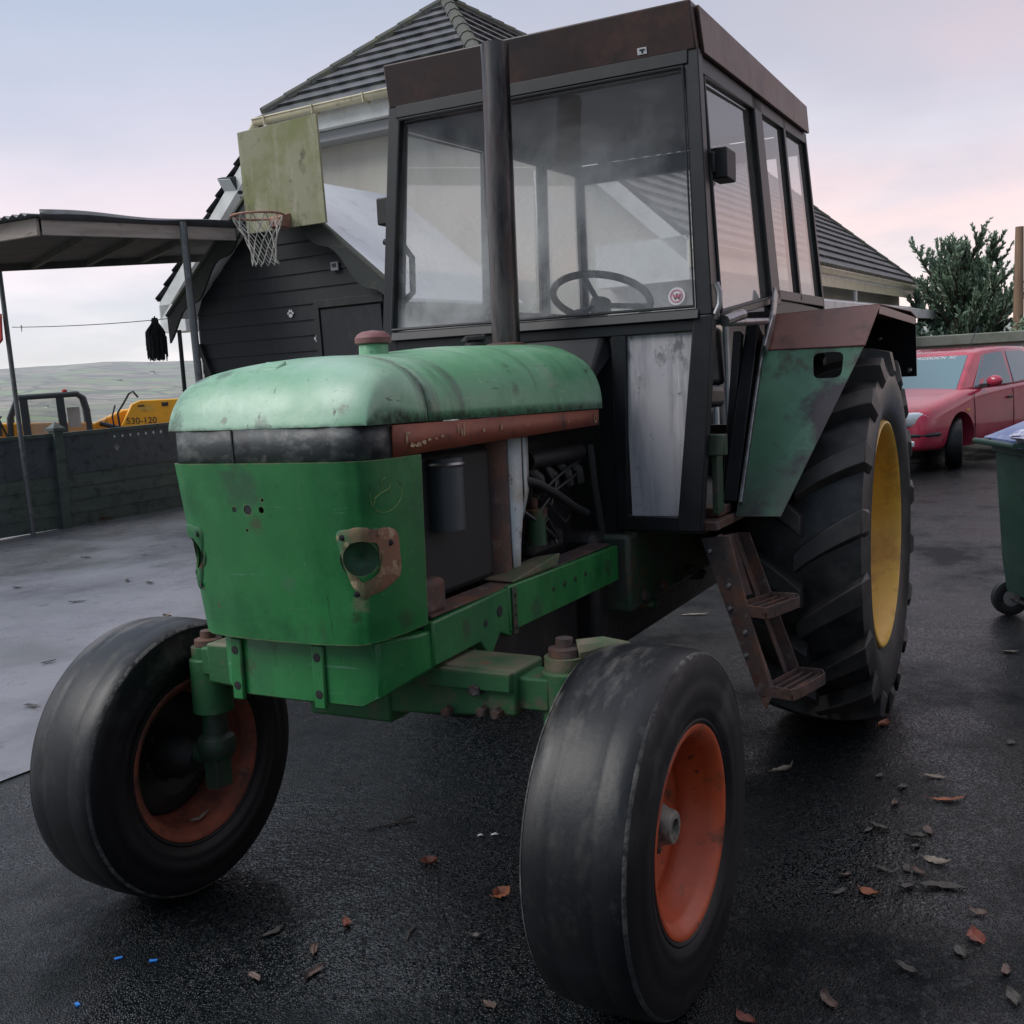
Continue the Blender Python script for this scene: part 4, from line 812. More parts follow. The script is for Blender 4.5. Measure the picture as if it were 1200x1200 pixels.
# --- fenders
def fender(s):
    fr = bpy.data.objects.new('fender', None); COL.objects.link(fr); fr.parent = T
    fr['label'] = 'rear fender with patchy green face and brown top'
    nv = V(1, 0, .66).normalized()
    mb = MB(); P = [(.568, .639, 1.550), (.572, 1.008, 1.547), (.951, .787, .972), (.953, .630, .970)]
    mb.prism([(x, s * y, z) for x, y, z in P], -nv * .006); fa = mb.build('fender_face', 'fender', fr, bevel=.0015)
    b = MB(); H = [(.576, .829, 1.530), (.576, .940, 1.530), (.644, .940, 1.437), (.645, .842, 1.436)]
    o8 = rquad(1, [(y, z) for x, y, z in H], 4)
    b.prism([V(.57 + (1.55 - z) * .66, s * y, z) + nv * .03 for y, z in o8], -nv * .06); cut(fa, b)
    mb = MB(); mb.prism([(.572, s * .634, 1.552), (.580, s * 1.012, 1.549), (.362, s * 1.034, 1.702), (.376, s * .632, 1.690)], V(-.155, 0, -.22) * .03); mb.build('fender_nose', 'fenderrust', fr, bevel=.002)
    mb = MB(); mb.prism([(.374, s * .632, 1.692), (.360, s * 1.036, 1.704), (-.42, s * 1.055, 1.71), (-.58, s * 1.06, 1.69), (-.60, s * .632, 1.685)], (0, 0, -.006)); mb.build('fender_top', 'fenderrust', fr, bevel=.002)
    mb = MB(); mb.prism([(.340, s * 1.030, 1.70), (-.56, s * 1.056, 1.685), (-.56, s * 1.056, 1.655), (.352, s * 1.030, 1.668)], (0, -s * .004, 0)); mb.build('fender_lip', 'fenderrust', fr)
    mb = MB(); mb.prism([(-.58, s * 1.056, 1.688), (-.585, s * .632, 1.688), (-.68, s * .632, 1.42), (-.68, s * 1.05, 1.42)], (-.006, 0, 0)); mb.prism([(.36, s * .634, 1.69), (-.58, s * .634, 1.685), (-.66, s * .634, 1.0), (.94, s * .634, .97), (.58, s * .634, 1.54)], (0, -s * .006, 0)); mb.build('fender_inner', 'frame', fr)
    mb = MB()
    for p in ((-.575, s * .90, 1.60), (-.66, s * 1.02, 1.45), (-.665, s * .95, 1.44)): mb.lathe([(0, .012), (.006, .008), (.007, 0)], p, (1, 0, 0), 10)
    mb.build('fender_bolt', 'steel', fr)
for s in (1, -1): fender(s)
# --- access step
stp = bpy.data.objects.new('access_step', None); COL.objects.link(stp); stp.parent = T; stp['label'] = 'rusty ladder step hanging below the cab door'
A0, A1 = V(1.12, .582, .915), V(1.12, .757, .385); B0, B1 = V(.86, .632, .90), V(.86, .812, .385)
mb = MB(); mb.prism([A0 + V(0, -.030, .0), A0 + V(0, .070, .012), A0.lerp(A1, .55) + V(0, .046, 0), A1 + V(0, .030, .0), A1 + V(0, .008, -.055), A1 + V(0, -.03, .03)], (-.012, 0, 0)); mb.prism([A0 + V(-.002, .032, .01), A0 + V(-.05, .032, .01), A1 + V(-.05, .032, 0), A1 + V(-.002, .032, 0)], (0, -.008, 0)); sl = mb.build('step_rail', 'rustmetal', stp, bevel=.002)
mb = MB()
for q in (.08, .3, .45, .6, .75): mb.lathe([(0, .010), (.006, .007), (.007, 0)], A0.lerp(A1, q) + V(.001, .012 * (-1) ** int(q * 20), 0), (1, 0, 0), 10)
mb.build('step_bolt', 'steel', sl)
mb = MB(); mb.prism([B0 + V(0, -.03, 0), B0 + V(0, .02, 0), B1 + V(0, .02, 0), B1 + V(0, -.03, 0)], (-.010, 0, 0)); mb.prism([B0 + V(.05, -.028, 0), B0 + V(0, -.028, 0), B1 + V(0, -.028, 0), B1 + V(.05, -.028, 0)], (0, .007, 0)); mb.build('step_rail', 'rustmetal', stp, bevel=.002)
mb = MB(); mb.prism([A0 + V(-.02, 0, .0), B0 + V(0.01, -.02, .0), B0.lerp(B1, .42) + V(.01, -.03, 0), A0.lerp(A1, .40) + V(-.02, .0, 0)], (0, -.008, 0)); mb.build('step_back_plate', 'rustmetal', stp)
for q in (.45, .97):
    a, b = A0.lerp(A1, q), B0.lerp(B1, q); mb = MB(); out = V(0, .125, 0) if q < .9 else V(0, .115, 0)
    ring = [a, a + out * .85 + V(-.02, 0, -.015), a + out + V(-.06, 0, -.015), b + out + V(.06, 0, .0), b + out * .85 + V(.01, 0, 0), b]
    for p, n_ in zip(ring[:-1], ring[1:]): mb.bar(p, n_, .007, .040)
    for k in (.28, .56, .82): mb.bar(a + out * k + V(-.01, 0, -.004), b + out * k + V(.01, 0, -.004), .010, .022)
    mb.bar(a + V(-.01, .008, 0), b + V(.01, .008, 0), .005, .034)
    mb.build('step_tread', 'rustmetal', stp, bevel=.002)

# ------------------------------------------------------------------ HOUSE
HO = V(-6.007, -1.695, .13); HF = frame(1.530); W, He, hh, hr, dp, Lg, Lr = 7.562, 2.75, 2.071, 3.512, 1.88, 14.744, 10.995
H = thing('house', 'cream rendered house with half hipped grey tiled roof and cream gutters', 'house', HO, frame=HF)
fh = hh / hr; zE = He
def clip(poly, n, d):        # keep n.p >= d
    out = []
    for i in range(len(poly)):
        a, b = poly[i], poly[(i + 1) % len(poly)]; da, db = n.dot(a) - d, n.dot(b) - d
        if da >= 0: out.append(a)
        if (da >= 0) != (db >= 0): out.append(a + (b - a) * (da / (da - db)))
    return out
def tiles(poly, eave_dir, nrm, gauge, lift, mb):
    P = [Vector(p) for p in poly]; nrm = Vector(nrm).normalized(); e = Vector(eave_dir).normalized(); up_ = nrm.cross(e).normalized()
    if up_.z < 0: up_ = -up_
    d = [up_.dot(p) for p in P]; lo, hi = min(d), max(d); k = lo
    while k < hi - 1e-4:
        q = clip(clip(P, up_, k), -up_, -min(k + gauge, hi))
        if len(q) >= 3:
            top = [p + nrm * (lift * (1 - (up_.dot(p) - k) / gauge) + .03) for p in q]
            mb.add(top, [tuple(range(len(top)))])
            low = [i for i, p in enumerate(q) if up_.dot(p) - k < 1e-4]
            if len(low) >= 2:
                low.sort(key=lambda i: e.dot(q[i])); a, b = low[0], low[-1]
                mb.add([top[a], top[b], q[b] - nrm * .0, q[a] - nrm * .0], [(0, 1, 2, 3)])
        k += gauge
hipL, hipR, peak, rid = V(-W + W / 2 * fh, 0, He + hh), V(-W / 2 * fh, 0, He + hh), V(-W / 2, dp, He + hr), V(-W / 2, Lr, He + hr)
LE, RE, RG, LG = V(-W, 0, He), V(0, 0, He), V(0, Lg, He), V(-W, Lg, He)
nR = (RG - RE).cross(hipR - RE).normalized(); nR = nR if nR.z > 0 else -nR
nL = V(-nR.x, nR.y, nR.z); nH = (hipR - hipL).cross(peak - hipL).normalized(); nH = nH if nH.z > 0 else -nH
mb = MB()
tiles([RE, RG, rid, peak, hipR], (0, 1, 0), nR, .25, .036, mb); tiles([LE, LG, rid, peak, hipL], (0, 1, 0), nL, .25, .036, mb)
tiles([hipL - V(.05, .12, .1), hipR - V(-.05, .12, .1), peak], (1, 0, 0), nH, .25, .036, mb)
nE = (RG - LG).cross(rid - LG).normalized(); nE = nE if nE.z > 0 else -nE; tiles([LG, RG, rid], (1, 0, 0), nE, .3, .045, mb)
rf = mb.build('roof', 'tile', H, ang=0, fixn=False)
mb = MB()
for a, b in ((peak, rid), (peak, hipL), (peak, hipR), (rid, RG), (rid, LG)):
    n_ = int((b - a).length / .33)
    for k in range(n_):
        p, q = a.lerp(b, k / n_), a.lerp(b, (k + 1.08) / n_); mb.tube([p + V(0, 0, .015), q + V(0, 0, .015)], .085, 10, True, .098)
mb.build('ridge_tiles', 'tilemoss', rf)
mb = MB(); mb.lathe([(0, .12), (.16, .11), (.18, .15), (.27, .14), (.28, 0)], peak + V(0, .05, .05), (0, 0, 1), 14); mb.build('ridge_finial', 'tile', rf)
# verge boards & thickness
mb = MB()
for s in (0, 1):
    a, b = (LE, hipL) if s == 0 else (RE, hipR); d = V(0, .0, -.22)
    mb.prism([a + V(0, .03, -.02), b + V(0, .03, -.02), b + V(0, .03, -.24), a + V(0, .03, -.24)], (0, .03, 0))
    mb.prism([a + V(0, .06, -.20), b + V(0, .06, -.20), b + V(0, .06, -.23), a + V(0, .06, -.23)], (0, .36, 0))
mb.box((-1.02, .03, He - .42), (.02, .45, He + .02)); mb.box((-W - .02, .03, He - .42), (-W + .45, .45, He - .05))
mb.build('bargeboard', 'white', H)
mb = MB(); mb.box((hipL.x - .02, .0, He + hh - .30), (hipR.x + .02, .03, He + hh - .05)); mb.box((hipL.x, .03, He + hh - .30), (hipR.x, .42, He + hh - .27)); fa = mb.build('fascia', 'white', H, bevel=.004)
mb = MB(); mb.box((hipL.x + .2, .10, He + hh - .42), (hipR.x - .2, .42, He + hh - .31)); mb.build('soffit', 'soffit', H)
def gutter(mb, a, b, rr=.065):
    a, b = Vector(a), Vector(b); d = (b - a).normalized(); side = d.cross(V(0, 0, 1)).normalized(); rows = []
    for p in (a, b): rows.append([p + side * math.cos(t) * rr + V(0, 0, 1) * math.sin(t) * rr for t in np.linspace(math.pi, 2 * math.pi, 9)] + [p + side * (rr + .012), ] )
    mb.grid(rows)
    mb.tube([a + side * rr, b + side * rr], .011, 6); mb.tube([a - side * rr, b - side * rr], .011, 6)
mb = MB(); gutter(mb, (hipL.x - .1, -.10, He + hh - .06), (hipR.x + .1, -.10, He + hh - .06)); 
for x in np.arange(hipL.x + .1, hipR.x, .75): mb.tube([(x, .0, He + hh - .03), (x, -.06, He + hh - .15), (x, -.17, He + hh - .14), (x, -.18, He + hh - .04)], .012, 6)
mb.tube([(hipL.x - .1, -.1, He + hh - .10), (hipL.x - .25, -.05, He + hh - .2), (hipL.x - .30, -.02, He + hh - .25)], .045, 8)
gutter(mb, (.10, .0, He - .06), (.10, Lg, He - .06)); gu = mb.build('gutter', 'pvc', H, solid=.006)
mb = MB(); mb.tube([(-1.82, .36, 0), (-1.82, .36, He + .95)], .045, 10); mb.tube([(.0, Lg * .55, 0), (.0, Lg * .55, He - .1)], .04, 8); mb.build('downpipe', 'white', H)
# walls
mb = MB(); wv = .40
x0, x1 = -W + .30, -.34
zt_ = lambda x: He + hr * (1 - abs(x + W / 2) / (W / 2)) - .12
xt = W / 2 * fh
pts = [(x0, wv, -.5), (x1, wv, -.5), (x1, wv, zt_(x1)), (-xt, wv, He + hh - .15), (-W + xt, wv, He + hh - .15), (x0, wv, zt_(x0))]
mb.prism(pts, (0, .3, 0)); mb.box((x1 - .3, .7, -.5), (x1, Lg - .3, He + .05)); mb.box((x0, .7, -.5), (x0 + .3, Lg - .3, He + .05)); mb.box((x0 + .3, Lg - .6, -.5), (x1 - .3, Lg - .3, He)); mb.build('wall', 'render', H, ang=0)
mb = MB(); mb.box((x1 + .0, .5, He - .16), (.06, Lg, He - .12)); mb.build('eaves_soffit', 'white', H)
mb = MB(); mb.box((.03, .0, He - .30), (.055, Lg, He - .08)); mb.build('eaves_fascia', 'pvc', H)
mb = MB(); mb.prism([(.0, 2.0, 2.28), (.55, 2.0, 2.14), (.55, 14.2, 2.14), (.0, 14.2, 2.28)], (0, 0, -.06)); mb.box((.50, 1.95, 1.98), (.58, 14.25, 2.15)); mb.build('porch_canopy', 'white', H, bevel=.006)
def window(u, v, wd, z0, z1, along='u', name='window'):
    mb = MB()
    if along == 'u':
        a, b = u, u + wd
        for p, q in (((a, z0), (b, z0 + .07)), ((a, z1 - .07), (b, z1)), ((a, z0 + .07), (a + .07, z1 - .07)), ((b - .07, z0 + .07), (b, z1 - .07)), (((a + b) / 2 - .03, z0 + .07), ((a + b) / 2 + .03, z1 - .07))): mb.box((p[0], v - .05, p[1]), (q[0], v + .02, q[1]))
        fo = mb.build(name, 'white', H, bevel=.004); g_ = MB(); g_.box((a + .05, v - .02, z0 + .05), (b - .05, v - .015, z1 - .05)); g_.build('pane', 'winglass', fo)
    else:
        a, b = v, v + wd
        for p, q in (((a, z0), (b, z0 + .07)), ((a, z1 - .07), (b, z1)), ((a, z0 + .07), (a + .07, z1 - .07)), ((b - .07, z0 + .07), (b, z1 - .07)), (((a + b) / 2 - .03, z0 + .07), ((a + b) / 2 + .03, z1 - .07))): mb.box((u - .02, p[0], p[1]), (u + .05, q[0], q[1]))
        fo = mb.build(name, 'white', H, bevel=.004); g_ = MB(); g_.box((u + .015, a + .05, z0 + .05), (u + .02, b - .05, z1 - .05)); g_.build('pane', 'winglass', fo)
window(x1, 1.2, 1.0, .15, 2.15, 'v', 'patio_door'); window(x1, 4.0, 1.6, 1.0, 2.1, 'v'); window(x1, 8.5, 1.6, 1.0, 2.1, 'v')
FL = thing('floodlight', 'small square floodlight on the house gable beside the roof edge', 'light', HO, frame=HF)
fu, fz = -6.05, 4.02
mb = MB(); mb.hexa([(fu - .16, .06, fz - .02), (fu + .10, .06, fz - .05), (fu + .10, .12, fz - .05), (fu - .16, .12, fz - .02), (fu - .15, -.06, fz + .16), (fu + .09, -.06, fz + .14), (fu + .09, .04, fz + .17), (fu - .15, .04, fz + .19)]); fo = mb.build('lamp_housing', 'machblack', FL, bevel=.008)
mb = MB(); mb.prism([(fu - .13, .048, fz + .0), (fu + .08, .048, fz - .02), (fu + .075, -.062, fz + .125), (fu - .13, -.062, fz + .145)], (-.0, -.008, -.006)); mb.build('lamp_glass', 'lamp', fo)
mb = MB(); mb.tube([(fu + .05, .08, fz), (fu + .12, .2, fz - .02), (fu + .12, .40, fz - .05)], .018, 8); mb.tube([(fu + .02, .10, fz - .03), (fu + .05, .37, fz - .25), (fu + .08, .38, fz - .6)], .007, 6); mb.build('lamp_arm', 'machblack', FL)

# ------------------------------------------------------------------ SHED
SO = V(-3.9, -5.12, zg(-3.9)); SH = thing('shed', 'black boarded garden shed with frosted sheet roof, scalloped bargeboards and white paw prints', 'shed', SO, frame=HF)
rz, sl_, hwL, hwR, dep_ = 3.53, .85, 1.46, 1.55, 2.05
Ls = lambda u_: rz - sl_ * abs(u_)
mb = MB()
zb0 = 0
k = 0; zz = -.1
while zz < rz - .12:
    z1 = min(zz + .15, rz - .1)
    wl = min(1.22, (rz - .10 - z1) / sl_); wl0 = min(1.22, (rz - .10 - zz) / sl_)
    if wl > .02: mb.hexa([(-wl0, .0, zz), (wl0, .0, zz), (wl0, .05, zz), (-wl0, .05, zz), (-wl, .014, z1), (wl, .014, z1), (wl, .05, z1), (-wl, .05, z1)])
    zz += .15
mb.box((-1.22, .05, -.1), (-1.17, dep_, 2.40)); mb.box((1.17, .05, -.1), (1.22, dep_, 2.40)); mb.build('wall', 'shedwood', SH, ang=0)
mb = MB()
for s, hw in ((-1, hwL), (1, hwR)):
    mb.prism([(0, -.14, rz + .03), (s * hw, -.14, Ls(hw) + .03), (s * hw, -.14, Ls(hw) - .0), (0, -.14, rz)], (0, dep_ + .14, 0))
mb.build('roof', 'shedroof', SH, ang=0)
mb = MB()
for s, hw in ((-1, hwL + .02), (1, hwR)):     # scalloped lower edge
    n = 26; up_ = []; lo = []
    for i in range(n + 1):
        u_ = hw * i / n; ph = (u_ / hw * 3.0) % 1; sc_ = .15 + .055 * math.cos(ph * 2 * math.pi) * (1 if u_ > .2 else .3)
        up_.append((s * u_, -.17, Ls(u_) + .035)); lo.append((s * u_, -.17, Ls(u_) - sc_ - .03))
    mb.loft([[*a] for a in zip(up_, lo)], False)
bb = mb.build('bargeboard', 'shedtrim', SH, solid=.025, ang=0)
mb = MB()
for s, hw in ((-1, hwL + .02), (1, hwR)): mb.bar((0, -.165, rz + .045), (s * hw, -.165, Ls(hw) + .045), .05, .022)
mb.build('roof_trim', 'tilemoss', SH)
mb = MB(); mb.box((.44, -.03, .0), (1.16, -.006, 2.23)); dr = mb.build('door', 'shedwood', SH, bevel=.004)
mb = MB(); mb.box((.37, -.045, .0), (.43, -.004, 2.32)); mb.box((.43, -.045, 2.245), (1.2, -.004, 2.32)); mb.build('door_frame', 'shedtrim', dr, bevel=.004)
def paw(mb, u_, v_, z_, s, flip=1):
    def disc(cx, cz, a, b):
        n = 14; mb.add([(u_ + s * (cx + a * math.cos(t)), v_, z_ + s * (cz + b * math.sin(t))) for t in np.linspace(0, 2 * math.pi, n, endpoint=False)], [tuple(range(n))])
    disc(0, -.25, .38, .30); disc(-.48, .12, .16, .22); disc(-.18, .45, .16, .24); disc(.18, .45, .16, .24); disc(.48, .12, .16, .22)
for u_, z_ in ((.05, 2.22), (.36, 1.955)):
    mb = MB(); paw(mb, u_, -.012, z_, .062); mb.build('paw_print', 'paw', SH, ang=0)
mb = MB(); mb.box((.61, -.03, 2.58), (.70, -.006, 2.66)); sg = mb.build('wall_plate', 'soffit', SH, bevel=.004)
mb = MB(); mb.box((.63, -.034, 2.61), (.68, -.0305, 2.645)); mb.build('plate_mark', 'machblack', sg)
mb = MB(); mb.tube([(-hwL + .06, -.10, Ls(hwL) - .12), (-hwL + .02, -.10, .05)], .022, 8); mb.tube([(-1.24, -.05, 1.55), (-1.24, -.05, .0)], .03, 8); mb.bar((-hwL + .25, -.02, 2.0), (-1.0, -.02, 1.45), .05, .05); mb.build('corner_post', 'shedtrim', SH)
# ------------------------------------------------------------------ basketball backboard
BO = V(-3.60, -4.72, zg(-3.6)); BK = thing('basketball_hoop', 'mossy plywood basketball backboard with rusty hoop and torn net', 'basketball hoop', BO, frame=HF)
x = .10
mb = MB(); mb.hexa([(-.555, -.02, 2.99), (.41, -.02, 2.985), (.41, .005, 2.985), (-.555, .005, 2.99), (-.565, -.02, 3.93), (.40, -.02, 3.945), (.40, .005, 3.945), (-.565, .005, 3.93)]); bd = mb.build('backboard', 'board', BK, bevel=.004)
rc = V(-.10, -.36, 3.075); rr = .235
mb = MB(); mb.tube([rc + V(math.cos(a) * rr, math.sin(a) * rr, 0) for a in np.linspace(0, 2 * math.pi, 41)], .011, 8, False); hp = mb.build('hoop', 'hooprust', BK)
mb = MB(); mb.hexa([(-.17, -.14, 3.00), (-.03, -.14, 3.00), (.0, -.022, 2.985), (-.2, -.022, 2.985), (-.17, -.14, 3.085), (-.03, -.14, 3.085), (.0, -.022, 3.12), (-.2, -.022, 3.12)]); mb.build('hoop_bracket', 'hooprust', hp, bevel=.004)
mb = MB(); N = 12; rows_ = [(0, .235, 0), (.10, .19, .5), (.18, .15, 1), (.25, .128, 1.5), (.32, .115, 2), (.39, .112, 2.5), (.44, .12, 3)]
for k in range(N):
    for sg in (1, -1):
        pts = []
        for i, (dz, q, ph) in enumerate(rows_):
            a = 2 * math.pi * (k + sg * ph * 1.0) / N; jit = .006 * math.sin(k * 7 + i * 3 + sg)
            pts.append(rc + V(math.cos(a) * (q + jit) + dz * .10, math.sin(a) * (q + jit), -dz + jit))
        mb.tube(pts, .0045, 5)
mb.build('net', 'net', hp)
# ------------------------------------------------------------------ SHELTER
SHL = thing('open_shelter', 'open lean-to shelter with tin roof, weathered fascia and thin steel posts', 'shelter', (-3.24, -8.48, .02))
A_, B_, C_, D_, E_ = [V(*p) for p in ((-2.03, -6.32, 2.99), (-3.72, -5.56, 3.03), (-4.55, -6.80, 3.055), (-3.20, -8.62, 3.00), (-1.95, -8.62, 2.97))]
mb = MB(); mb.prism([p + V(0, 0, .02) for p in (A_, B_, C_, D_, E_)], (0, 0, .02)); mb.build('ceiling_boards', 'timberdark', SHL, ang=0)
rows = []
for t in np.linspace(0, 1, 90):      # corrugated sheets, ribs run front to back
    a, b = E_.lerp(A_, t) + V(.10, -.0, 0), D_.lerp(B_, t) + V(0, .0, 0); dz = .155 + .016 * math.sin(t * 2 * math.pi * 22)
    rows.append([a + V(.04, 0, dz), b + V(-.1, 0, dz + .02)])
mb = MB(); mb.grid(rows); mb.build('tin_roof', 'shelterroof', SHL, solid=.004)
mb = MB(); rows = []
for t in np.linspace(0, 1, 24):
    p = (A_ + V(.04, .03, 0)).lerp(B_ + V(.06, .05, 0), t); sag = .012 * math.sin(t * 9)
    rows.append([p + V(0, 0, .115 - .02 * t), p + V(.03, .045, .15 + sag), p + V(.01, .02, .20 - .05 * t + sag)])
mb.grid(rows); mb.build('tin_edge', 'shelterroof', SHL, solid=.004)
mb = MB(); mb.bar(A_ + V(.0, .0, .055), B_ + V(.0, 0, .055), .035, .13); mb.build('front_fascia', 'sheltertimber', SHL, bevel=.004)
mb = MB(); mb.bar(A_ + V(.022, -.02, .06), E_ + V(.022, 0, .06), .035, .15); mb.build('side_fascia', 'sheltertimber', SHL, bevel=.004)
mb = MB(); mb.bar(D_ + V(.02, .05, .0), C_ + V(.0, 0, .0), .05, .10)
for t in (.2, .45, .7): mb.bar(A_.lerp(B_, t), (D_.lerp(C_, t)), .045, .08)
mb.build('roof_beam', 'timberdark', SHL)
def post(p, q, rr, mat='galv'):
    mb = MB(); mb.tube([p, q], rr, 12); mb.lathe([(0, rr * 2.6), (.01, rr * 2.6), (.012, rr)], p, (0, 0, 1), 12); mb.build('post', mat, SHL)
post((-3.322, -8.484, .02), (-3.24, -8.50, 3.0), .026)
post((-3.205, -5.70, zg(-3.2)), (-3.12, -5.715, 3.15), .036)
post((-2.05, -8.5, 0.02), (-1.98, -8.52, 2.97), .026)
# clothes line
a, b = V(-3.266, -8.42, 2.355), V(-3.985, -6.60, 2.365)
CL = MB(); CL.tube([a.lerp(b, t) - V(0, 0, .05 * 4 * t * (1 - t) * .5) for t in np.linspace(0, 1, 14)], .0045, 5); tagp(CL.build('clothes_line', 'net'), 'thin washing line strung from the shelter post to the shed', 'clothes line')
MP = thing('mop_head', 'bushy charcoal mop head hanging from the washing line', 'mop head', (-3.865, -6.935, 1.93))
mb = MB(); c = V(-3.865, -6.935, 2.34)
for k in range(420):
    a = random.uniform(0, 2 * math.pi); q = random.random() ** .5; ln = random.uniform(.20, .43); r0 = .022
    wid = .03 + .075 * min(1, ln / .26)
    top = c + V(math.cos(a) * r0, math.sin(a) * r0, -random.uniform(0, .06)); sw_ = random.uniform(-.02, .02)
    p1 = c + V(math.cos(a + sw_) * wid * q, math.sin(a + sw_) * wid * q, -ln * .45); p2 = c + V(math.cos(a + sw_ * 4) * wid * q * (1.0), math.sin(a) * wid * q, -ln)
    mb.tube([top, p1, p2], .0055, 4)
mb.build('mop_strands', 'mop', MP)
mb = MB(); mb.lathe([(-.05, .035), (.0, .04), (.03, .03), (.035, 0)], c, (0, 0, 1), 12); mb.tube([c, c + V(.0, 0, .05)], .008, 6); mb.build('mop_tie', 'mop', MP)
mb = MB()
mb.hexa([(-3.308, -8.33, 2.30), (-3.30, -8.32, 2.30), (-3.30, -8.31, 2.30), (-3.308, -8.32, 2.30), (-3.312, -8.34, 2.37), (-3.296, -8.31, 2.37), (-3.296, -8.30, 2.37), (-3.312, -8.33, 2.37)])
tagp(mb.build('clothes_peg', 'timberdark'), 'single dark clothes peg clipped on the washing line by the post', 'clothes peg')
mb = MB(); rows = [[V(-3.20 + .02 * math.sin(3 * t + z), -8.475 - .28 * t, 2.50 - z * (.28 + .05 * math.sin(5 * t))) for t in np.linspace(0, 1, 10)] for z in np.linspace(0, 1, 8)]
mb.grid(rows); tagp(mb.build('red_cloth', 'redcloth', solid=.004), 'bright red cloth hanging beside the shelter post', 'cloth')
# ------------------------------------------------------------------ FENCE
FE = thing('garden_fence', 'dark green boarded fence with slate top panel and capped post', 'fence', (-3.9, -8.70, .02))
def fpt(x, z): return V(x, -9.06 - .09 * x, 0) + G * 0 + V(0, 0, z + .026 * max(0, -x - 2.6) * .0)
base = lambda x: .012 + max(0, -x - 3) * .024
posts = [-1.75, -3.93, -6.05]
fdir = V(-1, .09, 0).normalized(); fn = V(.09, 1, 0).normalized()
for i, (xa, xb) in enumerate([(2.0, -1.75), (-1.75, -3.93), (-3.93, -6.05)]):
    a, b = fpt(xa - .05 if i else xa, 0), fpt(xb + .05, 0); mb = MB()
    for k in range(4):
        z0, z1 = .03 + k * .154, .03 + (k + 1) * .154 + .0005
        za, zb2 = base(xa), base(xb)
        mb.hexa([a + V(0, 0, za + z0), b + V(0, 0, zb2 + z0), b - fn * .022 + V(0, 0, zb2 + z0), a - fn * .022 + V(0, 0, za + z0), a - fn * .010 + V(0, 0, za + z1), b - fn * .010 + V(0, 0, zb2 + z1), b - fn * .022 + V(0, 0, zb2 + z1), a - fn * .022 + V(0, 0, za + z1)])
    mb.build('lower_boards', 'fence', FE, ang=0)
    mb = MB(); za, zb2 = base(xa), base(xb)
    mb.hexa([a + V(0, 0, za + .645), b + V(0, 0, zb2 + .645), b - fn * .02 + V(0, 0, zb2 + .645), a - fn * .02 + V(0, 0, za + .645), a + V(0, 0, za + 1.10), b + V(0, 0, zb2 + 1.10), b - fn * .02 + V(0, 0, zb2 + 1.10), a - fn * .02 + V(0, 0, za + 1.10)])
    up_ = mb.build('upper_panel', 'fenceup', FE, ang=0)
    mb = MB(); mb.bar(a + V(0, 0, za + 1.12) - fn * .01, b + V(0, 0, zb2 + 1.12) - fn * .01, .05, .04); mb.build('top_rail', 'fence', FE)
    if i == 2:
        mb = MB()
        for k, x in enumerate(np.linspace(-4.72, -5.42, 7)):
            p = fpt(x, 0) + fn * .003 + V(0, 0, base(x) + 1.035); q = .016 + .005 * k / 6
            mb.add([p + V(0, 0, q * 1.25), p + fdir * q, p - V(0, 0, q * 1.25), p - fdir * q], [(0, 1, 2, 3)])
        mb.build('diamond_cutout', 'white', up_, ang=0)
    mb = MB(); fxs = [(-4.74, .90, .04)] if i == 2 else ([(-3.06, .72, .05), (-3.10, .82, .05)] if i == 1 else [])
    for x, z, q in fxs:
        p = fpt(x, 0) + fn * .004 + V(0, 0, base(x) + z)
        for dx, dz, rr in ((0, -.4, .55), (-.7, .1, .27), (-.3, .6, .27), (.3, .6, .27), (.7, .1, .27)):
            mb.add([p + fdir * q * (dx + rr * math.cos(t)) + V(0, 0, q * (dz + rr * math.sin(t))) for t in np.linspace(0, 2 * math.pi, 12, endpoint=False)], [tuple(range(12))])
    if fxs: mb.build('paw_mark', 'soffit', up_, ang=0)
for x in posts:
    p = fpt(x, base(x)); mb = MB(); mb.hexa([p + fdir * a * .058 + fn * b * .055 + V(0, 0, z) for z in (-.1, 1.17) for a, b in ((-1, -1), (1, -1), (1, 1), (-1, 1))]); po = mb.build('fence_post', 'fence', FE, bevel=.004)
    mb = MB(); q = p + V(0, 0, 1.17); mb.hexa([q + fdir * a * .085 + fn * b * .085 + V(0, 0, z) for z in (0, .03) for a, b in ((-1, -1), (1, -1), (1, 1), (-1, 1))]); q = q + V(0, 0, .03)
    mb.add([q + fdir * a * .075 + fn * b * .075 for a, b in ((-1, -1), (1, -1), (1, 1), (-1, 1))] + [q + V(0, 0, .075)], [(0, 1, 4), (1, 2, 4), (2, 3, 4), (3, 0, 4)]); mb.build('post_cap', 'fence', po)
# ------------------------------------------------------------------ TELEHANDLER (beyond the fence, lower ground)
TO = V(-9.36, -15.33, -.95); yw = R(141)    # boom points to the right as seen
TF = frame(yw); TH = thing('telehandler', 'yellow telehandler with black cab parked beyond the fence', 'telehandler', TO, frame=TF)
# local: X toward image right, Y away from the camera, Z up
bx = lambda a, b, mat, name, par=TH, bev=.02: (lambda q: q.build(name, mat, par, bevel=bev))(MB().box(a, b))
bx((-2.1, -.75, .55), (2.2, .75, 1.25), 'yellow', 'chassis')
bx((-2.6, -.7, 1.15), (-1.05, .7, 2.30), 'yellow', 'engine_cover', bev=.06)
for x in (-1.4, 1.5):
    for y in (-.95, .95):
        mb = MB(); mb.lathe([(-.18, .3), (-.2, .45), (-.17, .55), (0, .58), (.17, .55), (.2, .45), (.18, .3)], (x, y, .57), (0, 1, 0), 28); wh = mb.build('wheel', 'tyre', TH); mb = MB(); mb.lathe([(-.17, .3), (-.1, .28), (-.1, 0)], (x, y, .57), (0, 1, 0), 20); mb.build('rim', 'yellow', wh)
mb = MB(); cx0, cx1, cy0, cy1, cz0, cz1 = -.62, .62, -.75, .15, 1.2, 2.66
